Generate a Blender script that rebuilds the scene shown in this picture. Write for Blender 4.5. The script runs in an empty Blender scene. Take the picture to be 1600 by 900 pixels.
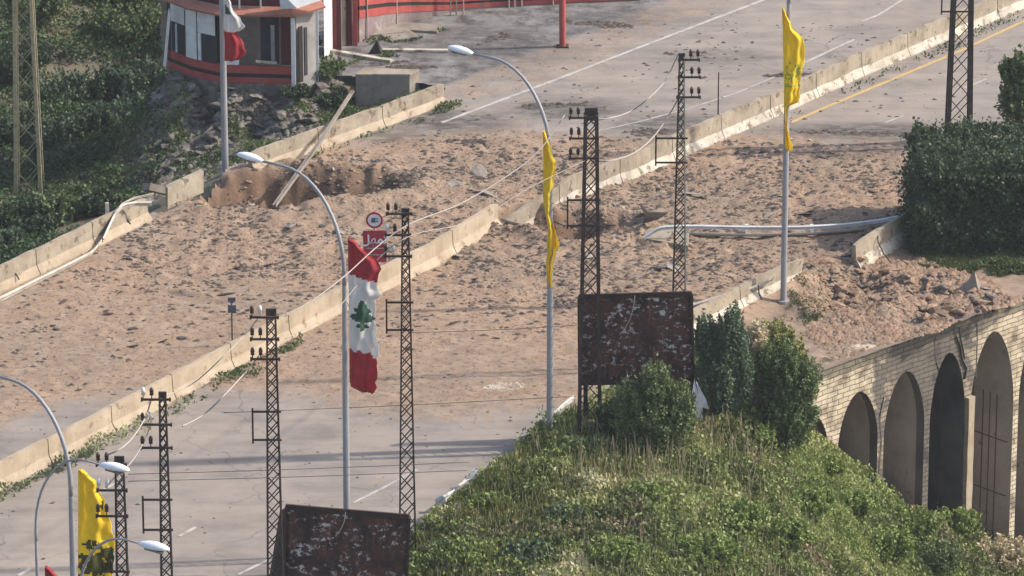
import bpy, bmesh, math, random
import numpy as np
from mathutils import Vector, Matrix
R = math.radians
random.seed(7); RNG = np.random.default_rng(7)
S = bpy.context.scene
COL = S.collection

# ------------------------------------------------------------------ camera
PITCH = R(20.0); DIST = 180.0; FPX = 8640.0
CAM = np.array([0.0, -DIST*math.cos(PITCH), DIST*math.sin(PITCH)])
cam_d = bpy.data.cameras.new("camera"); cam = bpy.data.objects.new("camera", cam_d); COL.objects.link(cam)
cam.location = CAM; cam.rotation_euler = (math.pi/2-PITCH, 0, 0)
cam_d.sensor_width = 36; cam_d.lens = 36*FPX/1600; cam_d.clip_start = 1; cam_d.clip_end = 5000
S.camera = cam

# ------------------------------------------------------------------ light
SUN_AZ = math.atan2(0.10, 1.0); SUN_EL = R(39)
w = bpy.data.worlds.new("World"); S.world = w; w.use_nodes = True
nt = w.node_tree; nt.nodes.clear()
sky = nt.nodes.new('ShaderNodeTexSky'); sky.sky_type = 'NISHITA'; sky.sun_disc = False
sky.sun_elevation = SUN_EL; sky.sun_rotation = math.pi/2 - SUN_AZ
sky.dust_density = 2.5
bg = nt.nodes.new('ShaderNodeBackground'); bg.inputs[1].default_value = 0.15
out = nt.nodes.new('ShaderNodeOutputWorld')
nt.links.new(sky.outputs[0], bg.inputs[0]); nt.links.new(bg.outputs[0], out.inputs[0])
sd = bpy.data.lights.new("sun", 'SUN'); sd.energy = 3.3; sd.angle = R(1.0); sd.color = (1, .91, .78)
sun = bpy.data.objects.new("sun", sd); COL.objects.link(sun)
dv = Vector((math.cos(SUN_AZ)*math.cos(SUN_EL), math.sin(SUN_AZ)*math.cos(SUN_EL), math.sin(SUN_EL)))
sun.rotation_euler = dv.to_track_quat('Z', 'Y').to_euler(); sun.location = (60, 0, 60)
S.view_settings.view_transform = 'Standard'; S.view_settings.look = 'None'
S.view_settings.gamma = 1; S.view_settings.exposure = 0.78
S.view_settings.use_curve_mapping = False
S.render.engine = 'CYCLES'

# ------------------------------------------------------------------ photo pixel -> world
cp, sp_ = math.cos(PITCH), math.sin(PITCH)
def ray(px, py):
    a = (px-800)/FPX; b = (450-py)/FPX
    return np.array([a, cp+b*sp_, -sp_+b*cp])
def G(px, py, z=0.0):
    d = ray(px, py); t = (z-CAM[2])/d[2]; return CAM+d*t
def Yp(px, py, y):                      # point on the vertical plane y = const
    d = ray(px, py); t = (y-CAM[1])/d[1]; return CAM+d*t
def Zat(x, y, py):                      # height above (x,y) that shows on row py
    b = (450-py)/FPX; dy = y-CAM[1]
    # row slope: (-sp+b cp)/(cp+b sp) along y
    return CAM[2]+dy*(-sp_+b*cp)/(cp+b*sp_)
def proj(x, y, z):
    dx, dy, dz = x-CAM[0], y-CAM[1], z-CAM[2]
    dep = dy*cp-dz*sp_; up = dy*sp_+dz*cp
    return 800+FPX*dx/dep, 450-FPX*up/dep
def GP(lst, z=0.0): return np.array([G(a, b, z)[:2] for a, b in lst])

# ------------------------------------------------------------------ numpy noise
def _h(i, j, s):
    n = (i.astype(np.int64)*374761393+j.astype(np.int64)*668265263+s*1442695041) & 0xffffffff
    n = ((n ^ (n >> 13))*1274126177) & 0xffffffff
    return ((n ^ (n >> 16)) & 0xffff)/65535.0
def vnoise(x, y, f, s=0):
    x = np.asarray(x)*f; y = np.asarray(y)*f
    i = np.floor(x); j = np.floor(y); u = x-i; v = y-j
    u = u*u*(3-2*u); v = v*v*(3-2*v)
    a = _h(i, j, s); b = _h(i+1, j, s); c = _h(i, j+1, s); d = _h(i+1, j+1, s)
    return a*(1-u)*(1-v)+b*u*(1-v)+c*(1-u)*v+d*u*v
def fbm(x, y, f, o=4, s=0):
    r = 0; a = .5; t = 0
    for k in range(o):
        r = r+a*vnoise(x, y, f, s+k); t += a; a *= .5; f *= 2.1
    return r/t
def sstep(a, b, x):
    t = np.clip((x-a)/(b-a), 0, 1); return t*t*(3-2*t)
def sdf(poly, X, Y):                    # signed distance, negative inside
    d = np.full(np.shape(X), 1e18); ins = np.zeros(np.shape(X), bool); n = len(poly)
    for k in range(n):
        ax, ay = poly[k]; bx, by = poly[(k+1) % n]; ex, ey = bx-ax, by-ay
        wx, wy = X-ax, Y-ay; t = np.clip((wx*ex+wy*ey)/(ex*ex+ey*ey+1e-12), 0, 1)
        d = np.minimum(d, (wx-ex*t)**2+(wy-ey*t)**2)
        c = ((ay <= Y) != (by <= Y)) & (X < (bx-ax)*(Y-ay)/(by-ay+1e-15)+ax)
        ins ^= c
    d = np.sqrt(d); return np.where(ins, -d, d)

# ------------------------------------------------------------------ materials
def mat(name, cols, scale=3.0, rough=.85, bump=.3, bscale=None, detail=6, metallic=0, attr=None, coord='Object', spec=.3, stain=None):
    """cols: list of colours mixed by noise; attr: face attribute mixed in as leaf tint; stain=(colour,scale,threshold)"""
    m = bpy.data.materials.new(name); m.use_nodes = True; n = m.node_tree; N = n.nodes; L = n.links
    b = N['Principled BSDF']; b.inputs['Roughness'].default_value = rough; b.inputs['Metallic'].default_value = metallic
    b.inputs['Specular IOR Level'].default_value = spec
    tc = N.new('ShaderNodeTexCoord')
    if attr:
        at = N.new('ShaderNodeAttribute'); at.attribute_name = attr; fac = at.outputs['Fac']
    else:
        nz = N.new('ShaderNodeTexNoise'); nz.inputs['Scale'].default_value = scale; nz.inputs['Detail'].default_value = detail
        nz.inputs['Roughness'].default_value = .65
        L.new(tc.outputs[coord], nz.inputs['Vector']); fac = nz.outputs['Fac']
    cr = N.new('ShaderNodeValToRGB'); e = cr.color_ramp.elements
    lo, hi = (0, 1) if attr else (.3, .7)
    k = len(cols)
    e[0].position = lo; e[0].color = (*cols[0], 1)
    e[1].position = hi; e[1].color = (*cols[-1], 1)
    for i in range(1, k-1):
        q = e.new(lo+(hi-lo)*i/(k-1)); q.color = (*cols[i], 1)
    L.new(fac, cr.inputs[0]); col = cr.outputs[0]
    if stain:
        sc, ss, th = stain
        n2 = N.new('ShaderNodeTexNoise'); n2.inputs['Scale'].default_value = ss; n2.inputs['Detail'].default_value = 5; n2.inputs['Roughness'].default_value = .7
        L.new(tc.outputs[coord], n2.inputs['Vector'])
        r2 = N.new('ShaderNodeValToRGB'); r2.color_ramp.elements[0].position = th; r2.color_ramp.elements[1].position = th+.08
        L.new(n2.outputs['Fac'], r2.inputs[0])
        mx = N.new('ShaderNodeMix'); mx.data_type = 'RGBA'; L.new(r2.outputs[0], mx.inputs[0]); L.new(col, mx.inputs[6]); mx.inputs[7].default_value = (*sc, 1)
        col = mx.outputs[2]
    L.new(col, b.inputs['Base Color'])
    if bump and not attr:
        n3 = N.new('ShaderNodeTexNoise'); n3.inputs['Scale'].default_value = bscale or scale*4; n3.inputs['Detail'].default_value = 4
        L.new(tc.outputs[coord], n3.inputs['Vector'])
        bp = N.new('ShaderNodeBump'); bp.inputs['Strength'].default_value = bump; bp.inputs['Distance'].default_value = .03
        L.new(n3.outputs['Fac'], bp.inputs['Height']); L.new(bp.outputs[0], b.inputs['Normal'])
    return m
def leafmat(name, cols):
    m = mat(name, cols, attr='tint', rough=.55, bump=0, spec=.25)
    n = m.node_tree; b = n.nodes['Principled BSDF']; o = n.nodes['Material Output']
    tr = n.nodes.new('ShaderNodeBsdfTranslucent'); mx = n.nodes.new('ShaderNodeMixShader'); mx.inputs[0].default_value = .25
    src = b.inputs['Base Color'].links[0].from_socket; n.links.new(src, tr.inputs[0])
    n.links.new(b.outputs[0], mx.inputs[1]); n.links.new(tr.outputs[0], mx.inputs[2]); n.links.new(mx.outputs[0], o.inputs[0])
    return m

M = {}
def clothmat(name, cols):
    m = mat(name, cols, 3.0, rough=.85, bump=.25, bscale=9, spec=.1)
    n = m.node_tree; b = n.nodes['Principled BSDF']; o = n.nodes['Material Output']
    tr = n.nodes.new('ShaderNodeBsdfTranslucent'); mx = n.nodes.new('ShaderNodeMixShader'); mx.inputs[0].default_value = .5
    src = b.inputs['Base Color'].links[0].from_socket; n.links.new(src, tr.inputs[0])
    n.links.new(b.outputs[0], mx.inputs[1]); n.links.new(tr.outputs[0], mx.inputs[2]); n.links.new(mx.outputs[0], o.inputs[0])
    return m
M['concrete'] = mat('weathered_concrete', [(.19,.155,.115),(.28,.235,.18),(.34,.29,.225)], 1.3, stain=((.12,.095,.07), 2.2, .56), bump=.6)
M['concrete_tan'] = mat('dusty_tan_concrete', [(.26,.205,.145),(.34,.275,.20),(.40,.33,.25)], 1.0, stain=((.20,.145,.095), 2.2, .58), bump=.4)
M['plaster'] = mat('pale_limewashed_concrete', [(.27,.235,.185),(.40,.36,.30),(.50,.46,.39)], 1.6, stain=((.15,.125,.09), 2.4, .54), bump=.5)
M['concrete_dark'] = mat('dark_concrete', [(.13,.11,.09),(.22,.19,.16),(.27,.24,.20)], 1.4, bump=.5)
M['galv'] = mat('galvanised_steel', [(.23,.235,.25),(.31,.31,.325)], .8, rough=.55, bump=0, metallic=.1)
M['galv_dusty'] = mat('dusty_galvanised_rail', [(.30,.265,.22),(.45,.41,.36),(.55,.53,.49)], 2.5, rough=.6, bump=.1, stain=((.25,.18,.12), 5, .6))
M['rail_pale'] = mat('scuffed_pale_rail', [(.42,.41,.40),(.62,.62,.62)], 1.5, rough=.5, bump=.1, stain=((.28,.22,.17), 3, .58))
M['steel_dark'] = mat('rusty_dark_steel', [(.022,.018,.018),(.042,.032,.029),(.075,.05,.04)], 4, rough=.8, bump=.2)
M['steel_lichen'] = mat('lichen_covered_steel', [(.16,.13,.08),(.30,.26,.16),(.38,.33,.2)], 5, rough=.9, bump=.2)
M['lamp_white'] = mat('white_lamp_shell', [(.62,.63,.66),(.75,.76,.78)], 3, rough=.4, bump=0)
M['glass_insul'] = mat('brown_ceramic_insulator', [(.03,.02,.02),(.07,.04,.035)], 5, rough=.3, bump=0)
M['glass_white'] = mat('white_ceramic_insulator', [(.6,.6,.58),(.75,.75,.72)], 5, rough=.3, bump=0)
M['cable'] = mat('pale_bundled_cable', [(.27,.235,.21),(.38,.34,.31)], 6, bump=0)
M['wire'] = mat('shadow_strand', [(.08,.07,.065),(.13,.11,.1)], 6, bump=0)  # for the strands that imitate pole shadows on the road
M['rust'] = mat('burnt_rusty_sheet', [(.018,.010,.010),(.035,.018,.016),(.09,.035,.022),(.045,.028,.026)], 2.2, rough=.75, stain=((.42,.38,.36), 3.6, .63), bump=.6)
def rustmat():
    m = mat('burnt_rusty_sheet', [(.018,.011,.012),(.032,.019,.018),(.085,.036,.026),(.035,.022,.022)], 1.6, rough=.8, bump=.6)
    n = m.node_tree; N = n.nodes; L = n.links; b = N['Principled BSDF']; col = b.inputs['Base Color'].links[0].from_socket
    tc = N.new('ShaderNodeTexCoord')
    def ns(sc, det, mapsc):
        mp = N.new('ShaderNodeMapping'); mp.inputs['Scale'].default_value = mapsc; L.new(tc.outputs['Object'], mp.inputs[0])
        q = N.new('ShaderNodeTexNoise'); q.inputs['Scale'].default_value = sc; q.inputs['Detail'].default_value = det; q.inputs['Roughness'].default_value = .7; L.new(mp.outputs[0], q.inputs[0]); return q.outputs[0]
    def rp(f, a, c):
        q = N.new('ShaderNodeValToRGB'); q.color_ramp.elements[0].position = a; q.color_ramp.elements[1].position = c; L.new(f, q.inputs[0]); return q.outputs[0]
    def mul(a, c):
        q = N.new('ShaderNodeMath'); q.operation = 'MULTIPLY'; L.new(a, q.inputs[0]); L.new(c, q.inputs[1]); return q.outputs[0]
    flake = mul(rp(ns(5.5, 5, (1,1,1.2)), .535, .60), rp(ns(1.1, 2, (.7,1,1.9)), .46, .54))
    streak = mul(rp(ns(4, 3, (2.4,2.4,.35)), .55, .66), rp(ns(.9, 2, (1,1,1)), .45, .6))
    for f, c in ((streak, (.16,.085,.055)), (flake, (.46,.43,.42))):
        x = N.new('ShaderNodeMix'); x.data_type = 'RGBA'; L.new(f, x.inputs[0]); L.new(col, x.inputs[6]); x.inputs[7].default_value = (*c, 1); col = x.outputs[2]
    L.new(col, b.inputs['Base Color']); return m
M['rust'] = rustmat()
M['rust_frame'] = mat('burnt_frame', [(.02,.014,.013),(.05,.03,.025)], 5)
M['red'] = mat('faded_red_paint', [(.26,.045,.04),(.38,.08,.07)], 2.0, rough=.7, bump=.15, stain=((.16,.08,.07), 2.2, .6))
M['red_orange'] = mat('faded_orange_red_roof', [(.26,.10,.07),(.37,.165,.11)], 2, rough=.7, bump=.2)
M['black'] = mat('black_paint', [(.012,.012,.014),(.025,.022,.022)], 4, rough=.6, bump=0)
M['darkred'] = mat('dark_red_panel', [(.06,.014,.016),(.10,.02,.022)], 3, bump=.1)
M['white'] = mat('chalky_white_paint', [(.50,.51,.50),(.68,.69,.68)], 3, bump=.1, stain=((.30,.28,.26), 4, .66))
M['grey_wall'] = mat('soot_grey_wall', [(.17,.16,.155),(.33,.31,.30)], 1.2, bump=.3)
M['dark_room'] = mat('dark_interior', [(.02,.022,.028),(.04,.042,.05)], 2, bump=0)
M['clod'] = mat('clod_of_asphalt', [(.05,.042,.038),(.10,.082,.07)], 6, rough=.95, coord='Object')
M['clod_dirt'] = mat('clod_of_earth', [(.18,.125,.085),(.29,.215,.155)], 4, rough=.95)
M['stone'] = mat('grey_limestone', [(.055,.048,.042),(.13,.115,.10),(.27,.24,.21)], 2.2, bump=.8, detail=9)
M['stone_warm'] = mat('reddish_masonry', [(.12,.075,.05),(.24,.155,.105),(.34,.25,.18)], 3.5, bump=.8, detail=9)
M['bark'] = mat('bark', [(.07,.05,.035),(.13,.10,.07)], 8, bump=.5)
M['sign_red'] = mat('sign_red_face', [(.27,.022,.038),(.33,.03,.05)], 3, rough=.5, bump=0)
M['sign_white'] = mat('sign_white_face', [(.60,.60,.64),(.70,.70,.73)], 3, rough=.5, bump=0)
M['sign_dark'] = mat('sign_blue_grey_face', [(.07,.08,.10),(.11,.12,.15)], 6, rough=.5, bump=0)
M['tarp'] = mat('white_torn_tarp', [(.55,.56,.60),(.75,.75,.77)], 4, bump=.2)
M['yellow'] = clothmat('yellow_flag_cloth', [(.84,.62,.04),(.92,.74,.08)]) if 1 else mat('yellow_flag_cloth', [(.78,.60,.035),(.86,.70,.06)], 3, rough=.8, bump=0)
M['flag_red'] = clothmat('red_flag_cloth', [(.38,.045,.06),(.48,.075,.085)]) if 1 else mat('red_flag_cloth', [(.42,.022,.035),(.52,.04,.05)], 3, rough=.8, bump=0)
M['flag_white'] = clothmat('white_flag_cloth', [(.62,.61,.60),(.72,.71,.70)]) if 1 else mat('white_flag_cloth', [(.66,.64,.62),(.76,.75,.74)], 3, rough=.8, bump=0)
M['flag_green'] = mat('dark_green_print', [(.015,.05,.035),(.03,.08,.05)], 9, rough=.8, bump=0)
M['flag_olive'] = mat('faded_olive_print', [(.30,.34,.05),(.42,.42,.05)], 12, rough=.8, bump=0)
M['flag_black'] = mat('dark_olive_print', [(.035,.04,.012),(.09,.09,.02)], 12, rough=.8, bump=0)
M['line_white'] = mat('worn_white_road_paint', [(.22,.20,.185),(.36,.335,.31),(.46,.44,.41)], 2.5, bump=0)
M['line_yellow'] = mat('worn_yellow_road_paint', [(.36,.25,.12),(.50,.34,.13)], 5, bump=0)
M['leaf_dark'] = leafmat('dark_leaves', [(.03,.05,.028),(.055,.085,.045),(.10,.135,.07)])
M['leaf_mid'] = leafmat('mid_green_leaves', [(.055,.08,.035),(.11,.15,.06),(.23,.27,.12)])
M['leaf_bright'] = leafmat('bright_green_leaves', [(.095,.135,.04),(.19,.25,.07),(.33,.38,.14)])
M['leaf_blue'] = leafmat('blue_green_leaves', [(.05,.08,.05),(.09,.135,.08),(.16,.21,.13)])
M['leaf_yellow'] = leafmat('yellow_green_leaves', [(.10,.11,.04),(.22,.23,.07),(.38,.36,.14)])
M['leaf_dry'] = leafmat('dry_leaves', [(.30,.23,.14),(.48,.40,.26),(.62,.55,.40)])
M['scrub'] = leafmat('hillside_scrub', [(.05,.045,.03),(.035,.065,.03),(.06,.11,.04),(.10,.15,.06),(.16,.14,.09)])
M['cover'] = leafmat('mixed_meadow', [(.36,.28,.18),(.14,.145,.07),(.10,.13,.045),(.15,.19,.06),(.23,.26,.09),(.36,.36,.16),(.54,.49,.33)])
M['verge_green'] = leafmat('verge_grass', [(.06,.08,.03),(.11,.14,.05),(.20,.19,.10)])

# ------------------------------------------------------------------ mesh builder
class MB:
    def __init__(s): s.v = []; s.f = []; s.m = []
    def add(s, vs, fs, mi=0):
        o = len(s.v); s.v += [tuple(float(c) for c in p) for p in vs]
        s.f += [tuple(i+o for i in f) for f in fs]; s.m += [mi]*len(fs); return s
    def box(s, c, d, rz=0, mi=0, rot=None):
        c = Vector(c); hx, hy, hz = d[0]/2, d[1]/2, d[2]/2
        m = rot if rot else Matrix.Rotation(rz, 3, 'Z')
        vs = [c+m@Vector((x*hx, y*hy, z*hz)) for z in (-1,1) for x, y in ((-1,-1),(1,-1),(1,1),(-1,1))]
        return s.add(vs, [(3,2,1,0),(4,5,6,7),(0,1,5,4),(1,2,6,5),(2,3,7,6),(3,0,4,7)], mi)
    def bar(s, p, q, w, h=None, mi=0, up=(0,0,1)):
        p = Vector(p); q = Vector(q); h = h or w; d = (q-p); L = d.length
        if L < 1e-6: return s
        z = d/L; u = Vector(up)
        if abs(z.dot(u)) > .98: u = Vector((0,1,0))
        x = u.cross(z).normalized(); y = z.cross(x)
        m = Matrix((x, y, z)).transposed()
        return s.box((p+q)/2, (w, h, L), rot=m, mi=mi)
    def tube(s, pts, rad, n=8, mi=0, cap=True):
        pts = [Vector(p) for p in pts]; rad = rad if hasattr(rad, '__len__') else [rad]*len(pts)
        o = len(s.v); vs = []; prev = None
        for i, p in enumerate(pts):
            t = (pts[min(i+1, len(pts)-1)]-pts[max(i-1, 0)]).normalized()
            if prev is None:
                u = Vector((0,1,0)) if abs(t.y) < .9 else Vector((1,0,0))
                x = u.cross(t).normalized()
            else: x = (prev-t*prev.dot(t)).normalized()
            prev = x; y = t.cross(x)
            for k in range(n):
                a = 2*math.pi*k/n; vs.append(p+(x*math.cos(a)+y*math.sin(a))*rad[i])
        fs = []
        for i in range(len(pts)-1):
            for k in range(n):
                a = i*n+k; b = i*n+(k+1) % n; fs.append((a, b, b+n, a+n))
        if cap: fs.append(tuple(range(n-1, -1, -1))); fs.append(tuple((len(pts)-1)*n+k for k in range(n)))
        return s.add(vs, fs, mi)
    def loft(s, rings, closed=True, cap=True, mi=0):
        n = len(rings[0]); vs = [p for r in rings for p in r]; fs = []
        for i in range(len(rings)-1):
            for k in range(n if closed else n-1):
                a = i*n+k; b = i*n+(k+1) % n; fs.append((a, b, b+n, a+n))
        if cap and closed: fs.append(tuple(range(n-1, -1, -1))); fs.append(tuple((len(rings)-1)*n+k for k in range(n)))
        return s.add(vs, fs, mi)
    def prism(s, poly, z0, z1, mi=0):
        return s.loft([[(x, y, z0) for x, y in poly], [(x, y, z1) for x, y in poly]], mi=mi)
    def build(s, name, m, parent=None, smooth=False, off=None, flip=True):
        me = bpy.data.meshes.new(name)
        o = Vector(off) if off is not None else Vector((0,0,0))
        me.from_pydata([tuple(Vector(p)-o) for p in s.v], [], s.f)
        for x in (m if isinstance(m, (list, tuple)) else [m]): me.materials.append(M[x] if isinstance(x, str) else x)
        me.polygons.foreach_set('material_index', s.m)
        if flip:
            bm = bmesh.new(); bm.from_mesh(me); bmesh.ops.recalc_face_normals(bm, faces=bm.faces); bm.to_mesh(me); bm.free()
        if smooth: me.polygons.foreach_set('use_smooth', [True]*len(me.polygons))
        ob = bpy.data.objects.new(name, me); COL.objects.link(ob)
        if parent: ob.parent = parent
        return ob
def tag(o, label=None, cat=None, group=None, kind=None):
    if label: o['label'] = label
    if cat: o['category'] = cat
    if group: o['group'] = group
    if kind: o['kind'] = kind
    return o
def thing(name, label, cat, loc=(0,0,0), rz=0, group=None):
    o = bpy.data.objects.new(name, None); COL.objects.link(o); o.location = Vector([float(c) for c in loc]); o.rotation_euler = (0,0,rz)
    o.empty_display_size = .3
    return tag(o, label, cat, group)
def npmesh(name, V, F, m, smooth=False, attrs=None, faceattrs=None, parent=None):
    me = bpy.data.meshes.new(name); V = np.asarray(V, np.float32); F = np.asarray(F, np.int32); k = F.shape[1]
    me.vertices.add(len(V)); me.vertices.foreach_set('co', V.ravel())
    me.loops.add(F.size); me.loops.foreach_set('vertex_index', F.ravel())
    me.polygons.add(len(F)); me.polygons.foreach_set('loop_start', np.arange(0, F.size, k, dtype=np.int32))
    me.update(calc_edges=True)
    for a, d in (attrs or {}).items():
        t = me.attributes.new(a, 'FLOAT', 'POINT'); t.data.foreach_set('value', np.asarray(d, np.float32))
    for a, d in (faceattrs or {}).items():
        t = me.attributes.new(a, 'FLOAT', 'FACE'); t.data.foreach_set('value', np.asarray(d, np.float32))
    me.materials.append(M[m] if isinstance(m, str) else m)
    if smooth: me.polygons.foreach_set('use_smooth', np.ones(len(F), bool))
    o = bpy.data.objects.new(name, me); COL.objects.link(o)
    if parent: o.parent = parent
    return o

# ------------------------------------------------------------------ layout in world
RD = np.array([.573, .819]); RN = np.array([.819, -.573])       # along the road, and to its right
WA = G(1290, 575, -.3)[:2]; WB = G(1600, 465, -.3)[:2]
WD = (WB-WA)/np.linalg.norm(WB-WA); WN = np.array([WD[1], -WD[0]])
def W(px, py):                                                  # pixel -> (s, z) on the arcade's face
    d = ray(px, py); t = ((WA[0]-CAM[0])*WN[0]+(WA[1]-CAM[1])*WN[1])/(d[0]*WN[0]+d[1]*WN[1])
    p = CAM+d*t; return (p[0]-WA[0])*WD[0]+(p[1]-WA[1])*WD[1], p[2]
def Wxy(s, o=0): return WA+WD*s+WN*o

deck_px = [(-900,860),(-400,640),(0,448),(235,336),(295,318),(330,282),(392,250),(560,192),(694,138),(655,130),(560,120),(508,117),
           (500,60),(470,30),(440,-60),(300,-300),(100,-1000),(3000,-1000),(3000,-45),(1900,359),(1600,465),(1290,575),(1240,593),(1200,572),
           (1130,530),(1090,515),(890,650),(690,797),(500,937),(100,1235),(-400,1610),(-900,2000)]
DECK = GP(deck_px)
dirt_px = [(-300,610),(0,452),(235,340),(300,310),(395,255),(560,215),(700,195),(900,205),(1050,215),(1250,205),(1450,215),(1700,230),
           (1800,420),(1600,465),(1290,575),(1240,593),(1090,515),(905,640),(760,650),(640,645),(430,615),(250,600),(100,650),(-100,700),(-300,760)]
DIRT = GP(dirt_px)
heavy_px = [(230,335),(390,262),(560,235),(900,235),(1060,235),(1420,240),(1430,370),(1550,480),(1490,505),(1240,460),(1080,475),(860,520),(640,420),(400,430),(150,440)]
HEAVY = GP(heavy_px)
verge_px = [(1240,600),(1200,572),(1090,515),(1250,445),(1350,410),(1430,362),(1700,230),(2600,-200),(3000,-45),(1600,465),(1290,575)]
VERGE = GP(verge_px)
fore_px = [(508,117),(500,60),(470,30),(440,-60),(300,-300),(1300,-300),(1080,20),(860,120),(720,165),(655,130)]
FORE = GP(fore_px)

def ell(X, Y, px, py, rpx, rpy, rot=0):
    c = G(px, py); rx = abs(G(px+rpx, py)[0]-c[0]); ry = abs(G(px, py-rpy)[1]-c[1])
    dx, dy = X-c[0], Y-c[1]; ca, sa = math.cos(rot), math.sin(rot)
    return np.sqrt(((dx*ca+dy*sa)/rx)**2+((-dx*sa+dy*ca)/ry)**2)
CR = [(430,299,138,30,1.9,.03),(525,292,115,26,1.25,.05),(912,354,82,22,1.0,.0),(820,345,45,16,.5,0),(1025,372,22,12,.3,0),(1330,452,75,30,.5,0)]
def deck_z(X, Y):
    X = np.asarray(X, float); Y = np.asarray(Y, float)
    sd_ = sdf(DIRT, X, Y); hv = sdf(HEAVY, X, Y)
    wob = (fbm(X, Y, .35, 3, 5)-.5)*3
    dm = sstep(2.4, -2.0, sd_+wob); hm = sstep(1.2, -1.8, hv+wob)
    z = dm*(fbm(X, Y, .8, 4, 11)-.45)*.06+hm*(fbm(X, Y, .9, 5, 21)-.45)*.22
    r = np.abs(fbm(X, Y, 2.2, 3, 31)-.5)*2
    z = z+hm*(.12-r)*.14+dm*(fbm(X, Y, 3.5, 2, 33)-.5)*.07
    vg = sstep(.3, -.6, sdf(VERGE, X, Y)); z = z-vg*.22+vg*(fbm(X, Y, 1.1, 4, 41)-.5)*.16
    rb = sstep(1.3, .5, ell(X, Y, 1420, 450, 150, 45)); z = z+rb*(.10+(fbm(X, Y, 1.5, 5, 51)-.42)*.75)
    for (px, py, rx, ry, dep, rot) in CR:
        e = ell(X, Y, px, py, rx, ry, rot)+(fbm(X, Y, .9, 3, 61)-.5)*.45
        z = z-dep*sstep(1.05, .45, e)+(fbm(X, Y, 1.6, 4, 63)-.5)*.5*sstep(1.35, .9, e)+.16*np.exp(-((e-1.22)/.22)**2)
    return z, dm, hm, vg
def DZ(x, y): return float(deck_z(np.array([x]), np.array([y]))[0][0])
def GD(px, py):                                                  # pixel -> point on the bumpy deck
    p = G(px, py); return np.array([p[0], p[1], DZ(p[0], p[1])])

ctrl = [(0,400,-2.6),(120,360,-2.4),(200,335,-1.6),(-100,460,-2.2),(0,318,-3.6),(150,308,-3.6),(230,306,-2.6),(45,290,-4.2),(0,150,-4.5),(150,160,-5),(230,100,-4.5),(100,60,-4),(0,0,-2.5),
        (200,0,-3.8),(-200,100,-3),(-200,-200,0),(100,-200,-1),(-600,200,-2),(250,250,-4),(270,150,-1.2),(262,118,-.3),(262,128,-.35),(300,134,-.2),(350,142,-.15),(400,144,-.15),(455,145,-.12),(350,150,-.3),(400,152,-.35),(268,215,-3),(340,240,-2.6),
        (300,300,-2.0),(350,268,-.35),(380,262,-.15),(400,225,-1.9),(450,190,-1.5),(560,160,-.9),(510,200,-1.2),(500,122,-.12),(560,128,-.2),(650,138,-.15),(620,152,-.6),
        (690,800,-.05),(890,652,-.05),(1000,600,0),(1100,545,-.1),(1160,570,-.1),(780,800,.25),(700,900,0),(900,750,.45),(1000,700,.5),(1100,680,.5),(1180,665,.2),
        (1200,750,-.4),(1300,800,-2.6),(1400,850,-5),(1500,880,-7.2),(1600,890,-8.6),(1700,960,-9.5),(1200,900,-1),(1400,950,-5.5),(1600,1050,-9),(1000,900,.1),(800,1000,-.4),
        (600,1000,-.8),(400,1100,-.9),(100,1300,-.6),(-300,1700,-.6),(1000,1400,-3),(1800,1400,-10),(2200,900,-10),(600,1800,-4),(2600,400,-8)]
for (px, py) in [(1240,655),(1290,705),(1330,735),(1370,765),(1440,800),(1510,825),(1600,858),(1680,870)]:
    s_, z_ = W(px, py); q = Wxy(s_, .05); ctrl.append(('w', q[0], q[1], z_))
    q = Wxy(s_, -3); ctrl.append(('w', q[0], q[1], z_-.3))
CP = np.array([(c[1], c[2], c[3]) if c[0] == 'w' else tuple(G(*c)) for c in ctrl])
_D = np.hypot(CP[:, None, 0]-CP[None, :, 0], CP[:, None, 1]-CP[None, :, 1])
_Wt = np.linalg.solve(_D-np.eye(len(CP))*.15*0-np.eye(len(CP))*1e-6, CP[:, 2]+3)
def ground_raw(X, Y):
    r = np.zeros(np.shape(X))-3
    for k in range(len(CP)): r = r+_Wt[k]*np.hypot(X-CP[k, 0], Y-CP[k, 1])
    return np.clip(r, -11, 5)
def ground_z(X, Y):
    X = np.asarray(X, float); Y = np.asarray(Y, float)
    z = ground_raw(X, Y); far = sstep(55, 140, np.hypot(X, Y)); z = z*(1-far)-4*far+far*fbm(X, Y, .01, 3, 3)*6
    z = z+(fbm(X, Y, .5, 4, 71)-.5)*.35
    sd_ = sdf(DECK, X, Y)
    inside = sstep(0.05, -.9, sd_)
    z = z*(1-inside)+np.minimum(z, -3.2)*inside
    wl = sdf(VERGE, X, Y)
    return z
def GZ(x, y): return float(ground_z(np.array([x]), np.array([y]))[0])

def axis(lo, hi, step, ext, n):
    a = np.arange(lo, hi, step); g = np.geomspace(step*2, ext, n)
    return np.concatenate([(lo-np.cumsum(g))[::-1], a, hi+np.cumsum(g)])
def grid(xs, ys):
    X, Y = np.meshgrid(xs, ys); nx, ny = len(xs), len(ys)
    i = np.arange(ny-1)[:, None]*nx+np.arange(nx-1)[None, :]
    F = np.stack([i, i+1, i+1+nx, i+nx], -1).reshape(-1, 4)
    return X.ravel(), Y.ravel(), F

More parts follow.
